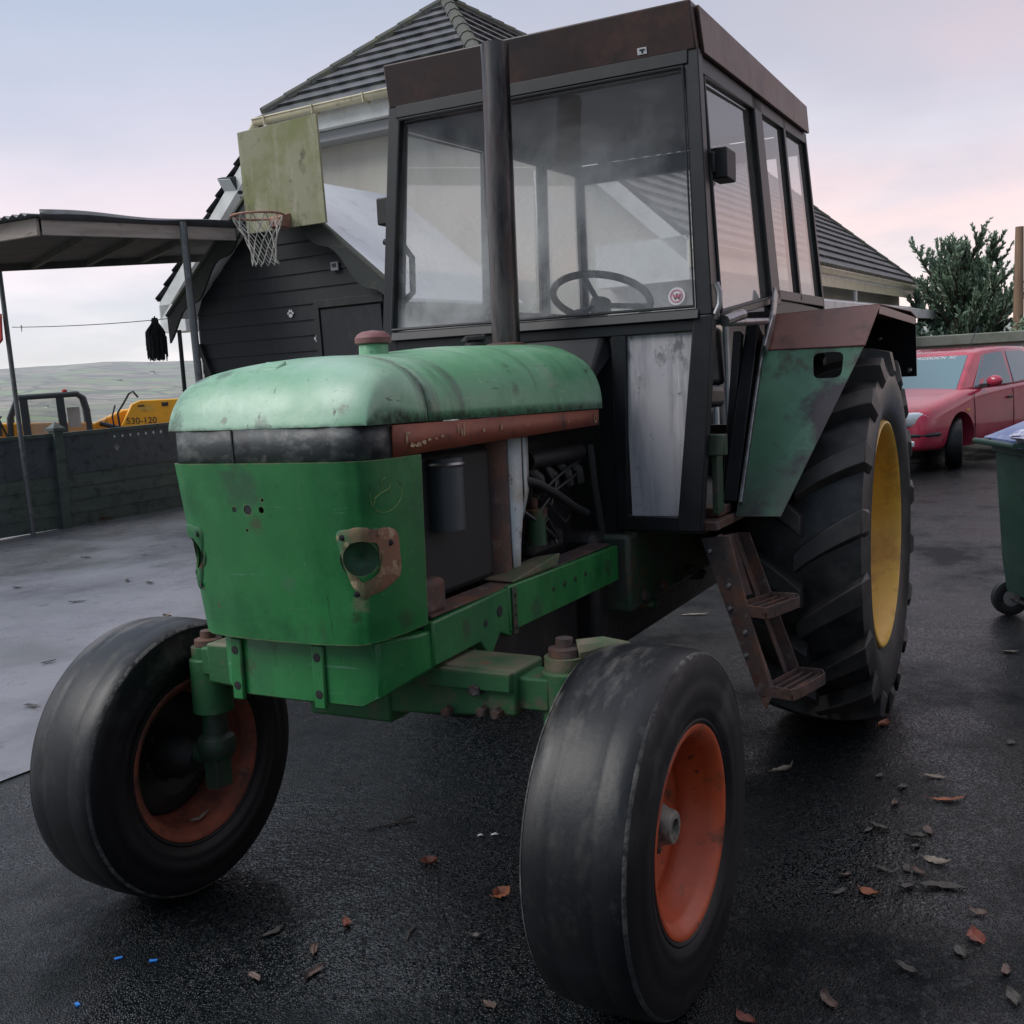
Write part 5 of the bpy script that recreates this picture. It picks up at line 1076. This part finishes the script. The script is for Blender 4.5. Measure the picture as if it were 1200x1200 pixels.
for y in (cy0, cy1):
    mb.tube([(cx0 - .12, y, cz0), (cx0 - .05, y, 2.3), (cx0 + .10, y, cz1), (cx1 - .12, y, cz1), (cx1 - .02, y, cz1 - .08), (cx1 + .02, y, cz1 - .3), (cx1 + .05, y, cz0)], .055, 8)
    mb.bar((cx0 + .22, y, cz0), (cx0 + .2, y, cz1), .13, .08, (0, 1, 0)); mb.bar((.22, y, cz0), (.2, y, cz1), .13, .08, (0, 1, 0))
for x in (cx0 + .10, cx1 - .12): mb.tube([(x, cy0, cz1), (x, cy1, cz1)], .05, 8)
cabn = mb.build('cab_frame', 'machblack', TH)
mb = MB(); mb.box((cx0 + .1, cy0, cz1 - .02), (cx1 - .15, cy1, cz1 + .03)); mb.build('cab_roof', 'machblack', cabn, bevel=.01)
mb = MB(); mb.add([(cx0 + .05, cy0 - .01, 1.25), (cx1, cy0 - .01, 1.25), (cx1 - .05, cy0 - .01, cz1), (cx0 + .1, cy0 - .01, cz1)], [(0, 1, 2, 3)]); mb.build('cab_glass', 'sglass', cabn, ang=0)
mb = MB(); mb.box((.30, cy0 + .3, 2.05), (.52, cy0 + .32, 2.42)); mb.build('cab_notice', 'sticker', cabn)
mb = MB(); mb.lathe([(0, .05), (.06, .045), (.08, 0)], (.3, -.3, cz1 + .03), (0, 0, 1), 12); mb.build('beacon', 'redcloth', cabn)
bx((-.35, -.45, 1.25), (.15, .0, 1.85), 'machblack', 'seat', cabn, .05)
mb = MB(); mb.tube([(-.72, -.8, 1.9), (-.85, -.85, 2.3), (-.8, -.85, 2.35)], .02, 6); mb.box((-.88, -.9, 2.0), (-.82, -.8, 2.25)); mb.build('mirror', 'machblack', cabn)
mb = MB(); mb.prism([(.62, -.15, 1.45), (.62, -.15, 2.02), (1.3, -.15, 2.30), (2.1, -.15, 2.34), (2.1, -.15, 1.9), (1.9, -.15, 1.45)], (0, .5, 0)); mb.prism([(-2.2, -.1, 2.3), (-2.2, -.1, 1.98), (.75, -.1, 1.75), (.75, -.1, 2.10)], (0, .4, 0)); bm_ = mb.build('boom', 'yellow', TH, bevel=.03)
mb = MB(); mb.prism([(.95, -.42, 1.5), (1.45, -.42, 2.40), (1.62, -.42, 2.46), (2.6, -.42, 2.44), (2.9, -.42, 2.1), (2.6, -.42, 1.5)], (0, .22, 0)); mb.prism([(.70, -.30, 1.3), (.85, -.30, 2.05), (1.0, -.30, 2.2), (1.25, -.30, 1.3)], (0, .2, 0)); hd = mb.build('boom_head', 'yellow', TH, bevel=.02)
mb = MB(); mb.tube([(.85, -.36, 2.08), (1.5, -.46, 1.85)], .045, 8); mb.tube([(1.2, -.44, 1.9), (1.18, -.46, 2.25), (1.3, -.46, 2.42), (1.42, -.45, 2.6), (1.5, -.45, 2.64), (1.58, -.45, 2.52)], .020, 6); mb.tube([(1.1, -.44, 1.9), (1.08, -.46, 2.2), (1.15, -.45, 2.40)], .016, 6); mb.build('hydraulic_hose', 'machblack', hd)
tm = Matrix(((1, 0, 0, 1.60), (0, 0, -1, -.426), (0, 1, 0, 2.07), (0, 0, 0, 1)))
text('model_lettering', '530-120', 'machblack', .17, tm @ Matrix.Rotation(R(-2), 4, 'Z'), hd, .002)
mb = MB(); mb.add([(1.70 + .16 * math.cos(t), -.4245, 2.30 + .055 * math.sin(t)) for t in np.linspace(0, 2 * math.pi, 18, endpoint=False)], [tuple(range(18))]); em = mb.build('oval_badge', 'rimyel', hd, ang=0)
mb = MB(); mb.box((2.0, -.43, 2.32), (2.12, -.4215, 2.39)); mb.box((1.56, -.43, 2.34), (1.68, -.4215, 2.37)); mb.build('boom_mark', 'machblack', hd)
# ------------------------------------------------------------------ garden wall, tree, pole (right)
WL = thing('garden_wall', 'pale rendered wall with mossy grey coping behind the red car', 'wall', (-14.5, 1.0, .35))
mb = MB(); mb.box((-14.9, -1.6, .0), (-14.5, 12, 1.80)); mb.build('wall_face', 'wall', WL, ang=0)
mb = MB(); mb.hexa([(-14.98, -1.65, 1.80), (-14.42, -1.65, 1.80), (-14.42, 12, 1.82), (-14.98, 12, 1.82), (-14.98, -1.65, 1.98), (-14.42, -1.65, 1.98), (-14.42, 12, 2.0), (-14.98, 12, 2.0)]); mb.build('coping', 'coping', WL, bevel=.02)
PO = MB(); PO.tube([(-18, .96, .3), (-18, .98, 2.5), (-18.0, .985, 4.02)], [.10, .095, .075], 12); tagp(PO.build('wooden_pole', 'pole'), 'plain weathered wooden pole standing behind the garden wall', 'pole')
TRE = thing('conifer_tree', 'bushy dark green conifer with pointed branch tips behind the wall', 'tree', (-19.2, .1, .3))
trb = V(-19.2, -.18, -.2); mb = MB(); mb.tube([trb, trb + V(0, .05, 1.6), trb + V(.1, -.05, 3.2), trb + V(.05, .05, 3.9)], [.22, .17, .08, .03], 10)
twigs = []
def limb(p, d, ln, lev):
    n = 6; pts = [p]; q = p.copy(); dd = d.copy()
    for i in range(n):
        dd = (dd + V(random.uniform(-.16, .16), random.uniform(-.16, .16), .09 + random.uniform(-.06, .08))).normalized(); q = q + dd * ln / n; pts.append(q.copy())
    r0 = .05 if lev == 0 else .022
    mb.tube(pts, [r0 * (1 - .8 * i / n) for i in range(n + 1)], 5)
    if lev == 0:
        for i in range(1, n + 1):
            for k in range(3):
                a = random.uniform(0, 6.28); b = V(math.cos(a), math.sin(a), random.uniform(.0, .8)); limb(pts[i], (dd * .9 + b * .7).normalized(), ln * random.uniform(.22, .42), 1)
    else: twigs.append(pts)
for k in range(62):
    h = random.uniform(.6, 3.1); a = random.uniform(0, 6.28); up_ = lerp(.3, 1.1, h / 3.2); sp_ = lerp(1.0, .75, h / 3.2)
    ln = lerp(1.9, 1.05, h / 3.2) * random.uniform(.7, 1.15)
    limb(trb + V(0, 0, h), V(math.cos(a) * sp_, math.sin(a) * sp_, up_ * .7).normalized(), ln, 0)
mb.build('trunk', 'bark', TRE)
mb = MB(); vs = []; fs_ = []
for pts in twigs:
    n = len(pts)
    for i in range(1, n):
        for k in range(6):
            t = random.random(); p = pts[i - 1].lerp(pts[i], t); ax = (pts[i] - pts[i - 1]).normalized()
            o_ = V(random.uniform(-1, 1), random.uniform(-1, 1), random.uniform(-.6, 1)).normalized(); d = (ax * 1.1 + o_ * .8).normalized(); ln = random.uniform(.07, .15) * (1.1 - .4 * i / n); wd = random.uniform(.014, .026)
            sdir = d.cross(V(random.random(), random.random(), random.random())).normalized() * wd
            b = len(vs); vs += [p - sdir * .5, p + d * ln * .5 - sdir, p + d * ln, p + d * ln * .5 + sdir]; fs_.append((b, b + 1, b + 2, b + 3))
mb.add(vs, fs_); mb.build('crown', 'needle', TRE, ang=0, fixn=False)
# hedge bushes along the wall top to the left of the tree
for lab, (bxc, byc, bz, sx, sz) in {'low dark shrub below the conifer at the left end of the wall': (-16.6, -1.0, 1.9, .55, .5), 'low bushy shrub peeping over the wall beside the pole': (-17.2, 1.55, 2.0, .6, .45)}.items():
    t = thing('shrub', lab, 'shrub', (bxc, byc, .3)); vs = []; fs_ = []; mb = MB(); mb.tube([(bxc, byc, .3), (bxc, byc, bz)], .05, 6); mb.build('stem', 'bark', t)
    for k in range(2600):
        d = V(random.gauss(0, 1), random.gauss(0, 1), random.gauss(0, 1)).normalized() * random.random() ** .4; p = V(bxc, byc, bz) + V(d.x * sx, d.y * sx, d.z * sz) * (1 + .3 * math.sin(d.x * 7) * math.sin(d.y * 6))
        n_ = V(random.uniform(-1, 1), random.uniform(-1, 1), random.uniform(-1, 1)).normalized(); q = n_.orthogonal().normalized() * .05; e_ = n_.cross(q).normalized() * .025; b = len(vs)
        vs += [p - q, p - e_, p + q, p + e_]; fs_.append((b, b + 1, b + 2, b + 3))
    mb = MB(); mb.add(vs, fs_); mb.build('foliage', 'needle', t, ang=0, fixn=False)
# ------------------------------------------------------------------ RED CAR
hd_ = R(-20); ff = V(math.cos(hd_), math.sin(hd_), 0); lf = V(-math.sin(hd_), math.cos(hd_), 0)
fwp = V(-9.72, .50, zg(-9.7)); cc = fwp - ff * 1.23 - lf * .76; cc.z = zg(cc.x)
CF = frame(hd_); CAR = thing('parked_car', 'faded red hatchback parked facing the tractor by the wall', 'car', cc, frame=CF)
ST = [(2.075, .62, .30, .60, .69, .50), (2.06, .72, .27, .66, .735, .58), (2.00, .785, .25, .71, .775, .63), (1.87, .825, .24, .75, .815, .65), (1.6, .852, .23, .80, .865, .67), (1.3, .864, .22, .84, .91, .70), (1.05, .868, .21, .87, .95, .72), (.95, .869, .21, .88, .965, .74), (.4, .869, .20, .90, .95, .78), (-.4, .869, .20, .915, .955, .78), (-1.2, .868, .21, .925, .96, .78), (-1.7, .855, .24, .93, .965, .76), (-2.0, .82, .28, .92, .96, .72), (-2.07, .74, .32, .88, .93, .64)]
rows = []
for x, hw, zb0, zbl, zt0, wt in ST:
    half = [(0, zb0), (hw * .85, zb0), (hw * .97, zb0 + .06), (hw, zb0 + .22), (hw * 1.0, lerp(zb0, zbl, .65)), (hw * .975, zbl), (lerp(hw * .975, wt, .45), lerp(zbl, zt0, .75)), (wt, zt0), (wt * .5, zt0 + .02), (0, zt0 + .025)]
    rows.append([(x, y, z) for y, z in half] + [(x, -y, z) for y, z in reversed(half[1:-1])])
mb = MB(); mb.loft(rows, True, True); body = mb.build('body', 'carred', CAR, ang=38)
md = body.modifiers.new('sub', 'SUBSURF'); md.levels = md.render_levels = 2; apply(body)
for x in (1.23, -1.28):
    b = MB(); b.lathe([(-1.2, 0), (-1.2, .365), (1.2, .365), (1.2, 0)], (x, 0, .33), (0, 1, 0), 36); cut(body, b, 38)
mb = MB(); mb.box((-2.0, -.62, .25), (1.9, .62, .60)); mb.build('underbody', 'carblack', CAR)
# greenhouse
base_ = [(.98, .72), (.60, .81), (-.4, .82), (-1.35, .80), (-1.98, .68)]; top_ = [(.27, .585), (.05, .63), (-.5, .645), (-1.25, .63), (-1.62, .57)]
zb1, zt1 = [.94, .945, .945, .95, .945], [1.395, 1.43, 1.445, 1.42, 1.375]
rb_ = [(x, y, z) for (x, y), z in zip(base_, zb1)]; rt_ = [(x, y, z) for (x, y), z in zip(top_, zt1)]
mir = lambda L_: [(x, -y, z) for x, y, z in L_]
ringb = rb_ + mir(rb_)[::-1]; ringt = rt_ + mir(rt_)[::-1]
roofc = [(x * .97 - .01, y * .75, z + .022) for x, y, z in ringt]
mb = MB(); mb.loft([ringb, ringt, roofc], True, True); mb.build('cabin', 'carred', CAR, bevel=.06, seg=4, ang=50)
def gl(pts, name, out=.008, mat='carglass', par=CAR):
    P = [Vector(p) for p in pts]; n_ = (P[1] - P[0]).cross(P[-1] - P[0]).normalized(); cen = sum(P, V(0, 0, 0)) / len(P)
    if n_.dot(cen - V(-.4, 0, 1.1)) < 0: n_ = -n_
    mb = MB(); mb.prism([p + n_ * out for p in P], -n_ * .01); return mb.build(name, mat, par)
def onf(a0, a1, b0, b1, s_, t_):  # bilinear
    return Vector(a0).lerp(Vector(a1), s_).lerp(Vector(b0).lerp(Vector(b1), s_), t_)
wsq = (mir(rb_)[0], rb_[0], mir(rt_)[0], rt_[0])
wsg = gl([onf(*wsq, .03, .03), onf(*wsq, .97, .03), onf(*wsq, .95, .93), onf(*wsq, .05, .93)], 'windscreen')
sun_ = MB(); n_ = (Vector(rt_[0]) - Vector(rb_[0])).cross(V(0, 1, 0)).normalized(); n_ = n_ if n_.x > 0 else -n_
ax_u = V(0, 1, 0); ax_v = n_.cross(ax_u); ax_v = ax_v if ax_v.z > 0 else -ax_v; cen = onf(*wsq, .58, .885) + n_ * .0095
tm = Matrix(((ax_u.x, ax_v.x, n_.x, cen.x), (ax_u.y, ax_v.y, n_.y, cen.y), (ax_u.z, ax_v.z, n_.z, cen.z), (0, 0, 0, 1)))
text('sunstrip_lettering', 'WRGSSOCN  SC', 'paw', .085, tm, wsg, .0008)
for s in (1, -1):
    q1 = ((rb_[1][0] + .12, s * .785, .96), (-.38, s * rb_[2][1], .965), (.13, s * .632, 1.385), (-.45, s * .652, 1.405))
    gl([onf(*q1, 0.0, .0), onf(*q1, .97, .0), onf(*q1, .93, .95), onf(*q1, .02, .95)], 'door_window', .012)
    q2 = ((-.44, s * .81, .965), (-1.28, s * .79, .97), (-.52, s * .652, 1.405), (-1.2, s * .637, 1.385))
    gl([onf(*q2, .02, 0), onf(*q2, .97, .05), onf(*q2, 1.0, .8), onf(*q2, .9, .95), onf(*q2, .02, .95)], 'door_window', .012)
    mb = MB()
    for x in (.86, -.33, -1.15): mb.tube([(x, s * .870, .30), (x + .0, s * .872, .62), (x - .02, s * .850, .90)], .004, 5)
    mb.build('door_seam', 'carblack', CAR)
    mb = MB()
    for x in (-.18, -1.0): mb.box((x - .09, s * .868, .77), (x + .05, s * .89, .80))
    mb.build('door_handle', 'carblack', CAR, bevel=.006)
    mb = blobmesh(10, 14, lambda t, p: (.50 + .07 * math.sin(t) * math.cos(p), s * (.96 + .10 * math.cos(t)), 1.03 + .075 * math.sin(t) * math.sin(p))); mi = mb.build('wing_mirror', 'carred', CAR)
    mb = MB(); mb.box((.48, s * .80, .96), (.56, s * .90, 1.0)); mb.build('mirror_stalk', 'carblack', mi)
    mb = blobmesh(12, 20, lambda t, p: (2.030 + .050 * math.cos(t) - .10 * (math.sin(t) * math.cos(p)), s * (.635 + .15 * math.copysign(abs(math.sin(t) * math.cos(p)) ** .8, math.cos(p))), .655 + .092 * math.copysign(abs(math.sin(t) * math.sin(p)) ** .8, math.sin(p)))); mb.build('headlight', 'lamp', CAR)
    mb = MB(); mb.box((1.0, s * .855, .685), (1.09, s * .874, .715)); mb.build('side_repeater', 'amber', CAR, bevel=.004)
    mb = MB(); mb.box((2.02, s * .52, .33), (2.075, s * .66, .40)); mb.build('fog_lamp', 'lamp', CAR, bevel=.01)
mb = MB(); mb.tube([(1.78, .838, .465), (1.96, .79, .465), (2.045, .70, .465), (2.085, .52, .465), (2.09, 0, .465), (2.085, -.52, .465), (2.045, -.70, .465), (1.96, -.79, .465), (1.78, -.838, .465)], .024, 8); mb.build('bumper_strip', 'carblack', CAR)
mb = MB(); mb.box((2.035, -.42, .56), (2.068, .42, .635)); mb.build('grille', 'carblack', CAR, bevel=.01)
mb = MB(); mb.box((1.72, .02, .775), (1.83, .16, .82)); mb.build('orange_tag', 'amber', CAR, bevel=.01)
mb = MB(); mb.tube([(-.9, 0, 1.43), (-1.25, 0, 1.75)], .006, 5); mb.build('aerial', 'carblack', CAR)
for x in (1.23, -1.28):
    for s in (1, -1):
        a = R(26) if x > 0 else 0; ax = V(-math.sin(a), math.cos(a), 0) * s; c = V(x, s * .755, .31); mb = MB(); mb.lathe([(-.085, .20), (-.10, .26), (-.09, .30), (-.06, .312), (.06, .312), (.09, .30), (.10, .26), (.085, .20)], c, ax, 36); wh = mb.build('wheel', 'tyre', CAR)
        mb = MB(); mb.lathe([(.085, .205), (.07, .19), (.05, .15), (.07, .05), (.072, 0)], c, ax, 28); mb.build('hubcap', 'alloy', wh)
# ------------------------------------------------------------------ WHEELIE BIN
bf = math.radians(117); BN = thing('wheelie_bin', 'dark green wheelie bin with bulging blue lid at the picture edge', 'bin', (-1.79, 1.54, zg(-1.72)), frame=frame(bf))
# local X: along the bin from its wheeled back to its front (image right), Y: away from the camera
def rr_(x0, x1, y0, y1, z, rd=.04): 
    pts = []
    for cx_, cy_, a0 in ((x1 - rd, y1 - rd, 0), (x0 + rd, y1 - rd, 90), (x0 + rd, y0 + rd, 180), (x1 - rd, y0 + rd, 270)):
        for a in np.linspace(R(a0), R(a0 + 90), 5): pts.append((cx_ + rd * math.cos(a), cy_ + rd * math.sin(a), z))
    return pts
mb = MB(); mb.loft([rr_(-.06, .42, -.20, .24, .17), rr_(-.075, .44, -.205, .245, .30), rr_(-.08, .455, -.21, .25, .34), rr_(-.10, .60, -.25, .29, .96), rr_(-.115, .615, -.265, .305, .965), rr_(-.115, .615, -.265, .305, 1.005)], True, True); bb = mb.build('bin_body', 'bin', BN, ang=50)
mb = MB(); mb.tube([(-.06, -.206, .42), (.1, -.21, .40), (.3, -.21, .36), (.45, -.205, .34)], .008, 6); mb.box((-.09, -.225, .80), (-.03, -.205, .96)); mb.build('bin_rib', 'bin', bb)
mb = MB(); mb.loft([rr_(-.15, .64, -.28, .32, 1.007), rr_(-.15, .64, -.28, .32, 1.045), rr_(-.12, .61, -.25, .29, 1.06), rr_(.02, .52, -.18, .22, 1.125), rr_(.08, .46, -.12, .16, 1.14)], True, True); ld = mb.build('lid', 'binlid', BN, ang=50)
mb = MB(); mb.tube([(-.215, -.22, 1.03), (-.215, .26, 1.03)], .016, 10); mb.box((-.215, -.2, 1.018), (-.13, -.16, 1.042)); mb.box((-.215, .2, 1.018), (-.13, .24, 1.042)); mb.build('lid_handle', 'bin', ld)
mb = blobmesh(14, 22, lambda t, p: (-.10 + .10 * math.cos(t) + .01 * math.sin(5 * p), -.15 + .09 * math.sin(t) * math.cos(p), 1.075 + .03 * math.sin(t) * math.sin(p) * (1 + .4 * math.sin(7 * t)))); tagp(mb.build('plastic_bag', 'binwhite'), 'crumpled blue and white plastic bag on the wheelie bin lid', 'bag'); bag = bpy.data.objects['plastic_bag']; bag.matrix_world = BN.matrix_world.copy()
for y in (-.255, .295):
    mb = MB(); mb.lathe([(-.022, .05), (-.028, .085), (-.02, .104), (.02, .104), (.028, .085), (.022, .05)], (0, y, .105), (0, 1, 0), 28); wh = mb.build('wheel', 'rubber', BN); mb = MB(); mb.lathe([(-.02, .06), (-.025, .03), (-.025, 0)], (0, y, .105), (0, 1, 0), 18); mb.build('wheel_hub', 'soffit', wh)
mb = MB(); mb.tube([(0, -.25, .105), (0, .29, .105)], .012, 8); mb.build('wheel_axle', 'steel', BN)
# ------------------------------------------------------------------ LEAVES and scraps
def leaf_mesh(name, mat, ln, wd, curl, seed):
    rr = random.Random(seed); rows = []
    n = 9
    for i in range(n):
        t = i / (n - 1); w_ = wd * (math.sin(math.pi * min(1, t * .96 + .03)) ** .75) * (1 + rr.uniform(-.22, .22)); x = (t - .5) * ln; cu = curl * rr.uniform(.2, 1.0); z = .003 + abs(cu) * (max(0, (2 * t - 1) * (1 if seed % 2 else -1)) ** 2) * ln * .22 + rr.uniform(0, .002); sw_ = .12 * ln * math.sin(t * 3 + seed)
        rows.append([(x, sw_ - w_, z + abs(curl) * wd * (.55 if seed % 3 else .12) + rr.uniform(0, .004)), (x, sw_ - w_ * .5, z + .001), (x, sw_, z + .004), (x, sw_ + w_ * .5, z + .001), (x, sw_ + w_, z + abs(curl) * wd * (.15 if seed % 5 < 2 else .6) + rr.uniform(0, .004))])
    mb = MB(); mb.grid(rows); mb.tube([(-ln * .5, rows[0][2][1], .006), (-ln * .68, rows[0][2][1] + .004, .012)], .0012, 4); return mb
def leaf(x, y, mat, ln, wd, curl, rot, lab, grp='fallen leaves on the tarmac', z=0., name='fallen_leaf', nrm=None):
    o = leaf_mesh(name, mat, ln, wd, curl, int(1000 * abs(x) + 77 * abs(y))).build(name, mat, ang=60)
    o.location = (x, y, zg(x) + z); o.rotation_euler = (0, 0, rot)
    if nrm is not None: o.rotation_euler = Vector(nrm).to_track_quat('Z', 'Y').to_euler()
    tagp(o, lab, 'leaf', grp); return o
named = [(1.943, -.084, 'leafr', .05, .018, 1.2, 1.9, 'small curled brown leaf on the tarmac between the front wheels'),
 (2.05, .224, 'leafo', .05, .022, 1.3, 2.2, 'crumpled orange leaf close to the left of the orange rimmed wheel'),
 (2.352, -.11, 'leafr', .06, .012, .8, 3.7, 'narrow reddish leaf lying above the group of brown leaves'),
 (2.493, -.101, 'leafb', .07, .012, .5, 3.5, 'pointed brown leaf in the middle of the foreground group'),
 (2.464, -.275, 'leafd', .085, .011, .3, 2.9, 'long dull grey leaf at the left of the foreground group'),
 (2.587, -.029, 'leafb', .075, .010, .9, 3.1, 'twisted brown leaf just below the pointed brown leaf'),
 (2.663, -.164, 'leafb', .052, .011, .4, 4.1, 'small upright grey brown leaf lowest in the foreground group'),
 (2.54, .444, 'leafb', .05, .013, .5, 4.0, 'brown leaf at the bottom edge left of the front tyre'),
 (2.279, .261, 'leafd', .035, .009, .9, 1.2, 'tiny pale twisted leaf left of the front tyre'),
 (.147, 1.011, 'leafo', .085, .020, .9, 2.6, 'orange leaf lying right behind the big rear tyre'),
 (.783, .739, 'leafp', .10, .016, .6, 2.5, 'pale brown leaf below the rusty cab step'),
 (.684, 1.258, 'leafp', .085, .013, .5, 1.9, 'upper of two pale leaves on the dark tarmac at right'),
 (.87, 1.316, 'leafo', .115, .015, .3, 1.9, 'long flat orange pink leaf on the dark tarmac at right'),
 (1.371, 1.328, 'leafp', .075, .017, .5, 1.5, 'broad beige leaf above the large grey leaf at right'),
 (1.641, 1.179, 'leafo', .065, .019, 1.0, 1.2, 'two toned orange leaf right of the orange rimmed wheel'),
 (1.542, 1.359, 'leafd', .13, .022, .3, 1.7, 'large flat grey leaf on the tarmac at right'),
 (1.796, 1.464, 'leafr', .06, .017, 1.1, .4, 'dark red curled leaf near the lower right corner'),
 (-1.211, 1.436, 'leafp', .08, .02, .4, 2.0, 'lone pale leaf near the wheel of the bin'),
 (2.358, 1.015, 'leafr', .05, .016, .8, .9, 'red brown leaf at the bottom edge right of the front tyre'),
 (-1.609, -.339, 'leafp', .16, .02, .4, 2.2, 'pale leaf on the tarmac seen underneath the tractor')]
for a in named: leaf(*a[:8])
dull = [(.734, 1.074), (.811, 1.167), (.969, 1.156), (1.221, 1.114), (1.19, 1.138), (1.161, 1.288), (1.228, 1.253), (1.293, 1.255), (1.563, 1.094), (1.487, 1.199), (1.452, 1.258), (1.463, 1.29), (1.667, 1.1), (1.573, 1.268), (1.653, 1.456), (1.875, 1.434), (2.012, 1.315), (1.923, 1.531), (2.046, 1.55), (.212, 1.485), (2.215, 1.173)]
for i, (x, y) in enumerate(dull):
    leaf(x, y, ['leafd', 'leafd', 'leafb'][i % 3], random.uniform(.04, .07), random.uniform(.009, .016), random.uniform(.3, 1), random.uniform(0, 6), 'small dull dead leaf among the litter right of the front wheel', 'small dull leaves right of the front wheel')
for x, y in [(-1.15, -5.968), (-.833, -4.895), (-1.598, -5.184), (-1.583, -4.927), (1.198, -2.843), (.541, -3.513), (-2.4, -6.6), (-1.9, -7.4)]:
    leaf(x, y, 'leafd', random.uniform(.07, .13), .018, .4, random.uniform(0, 6), 'dark leaf scrap lying on the pale concrete yard', 'dark leaf scraps on the concrete', .008)
leaf(-4.51, -8.70, 'leafo', .24, .08, .6, .4, 'orange leaf heap at the foot of the fence', 'leaves by the fence', .01)
leaf(2.36, -.668, 'leafp', .032, .013, .5, .4, 'pale leaf stuck on top of the far front tyre', 'leaf on the tyre', .838)
for (x, y), lab in zip([(2.731, -.568), (2.704, -.47), (2.927, -.495)], ['left of the two blue plastic bits side by side', 'right of the two blue plastic bits side by side', 'lone bright blue plastic bit at the bottom left']):
    mb = MB(); mb.hexa([(-.010, -.004, .001), (.010, -.005, .001), (.011, .004, .002), (-.009, .004, .001), (-.010, -.004, .004), (.010, -.005, .006), (.011, .004, .005), (-.009, .004, .004)]); o = mb.build('plastic_scrap', 'bluebit'); o.location = (x, y, 0); o.rotation_euler = (0, 0, x * 9); tagp(o, lab, 'plastic scrap', 'blue plastic scraps on the tarmac')
for (x, y), lab in zip([(1.705, -.036), (1.682, .005)], ['smaller white scrap on the tarmac under the front axle', 'larger white scrap on the tarmac under the front axle']):
    mb = MB(); q = .013 if y > 0 else .010; mb.add([(-q, -.004, .003), (0, -.006, .006), (q, 0, .004), (.2 * q, .006, .007), (-.8 * q, .004, .004)], [(0, 1, 2, 3, 4)]); o = mb.build('paper_scrap', 'whitebit', solid=.002); o.location = (x, y, .001); o.rotation_euler = (0, 0, 2.0 + y); tagp(o, lab, 'paper scrap', 'white scraps under the axle')
for (x, y, ln, ro), lab in zip([(1.741, -.357, .17, 2.4), (1.70, -.35, .12, 2.95), (2.325, .091, .07, 3.4)], ['thin dark twig on the tarmac beside the far front wheel', 'thin twig crossing behind the other near the far wheel', 'short dark twig on the foreground tarmac']):
    mb = MB(); mb.tube([(-ln / 2, 0, .004), (0, .006, .006), (ln / 2, 0, .004)], .0028, 5); o = mb.build('twig', 'bark'); o.location = (x, y, 0); o.rotation_euler = (0, 0, ro); tagp(o, lab, 'twig', 'twigs on the tarmac')
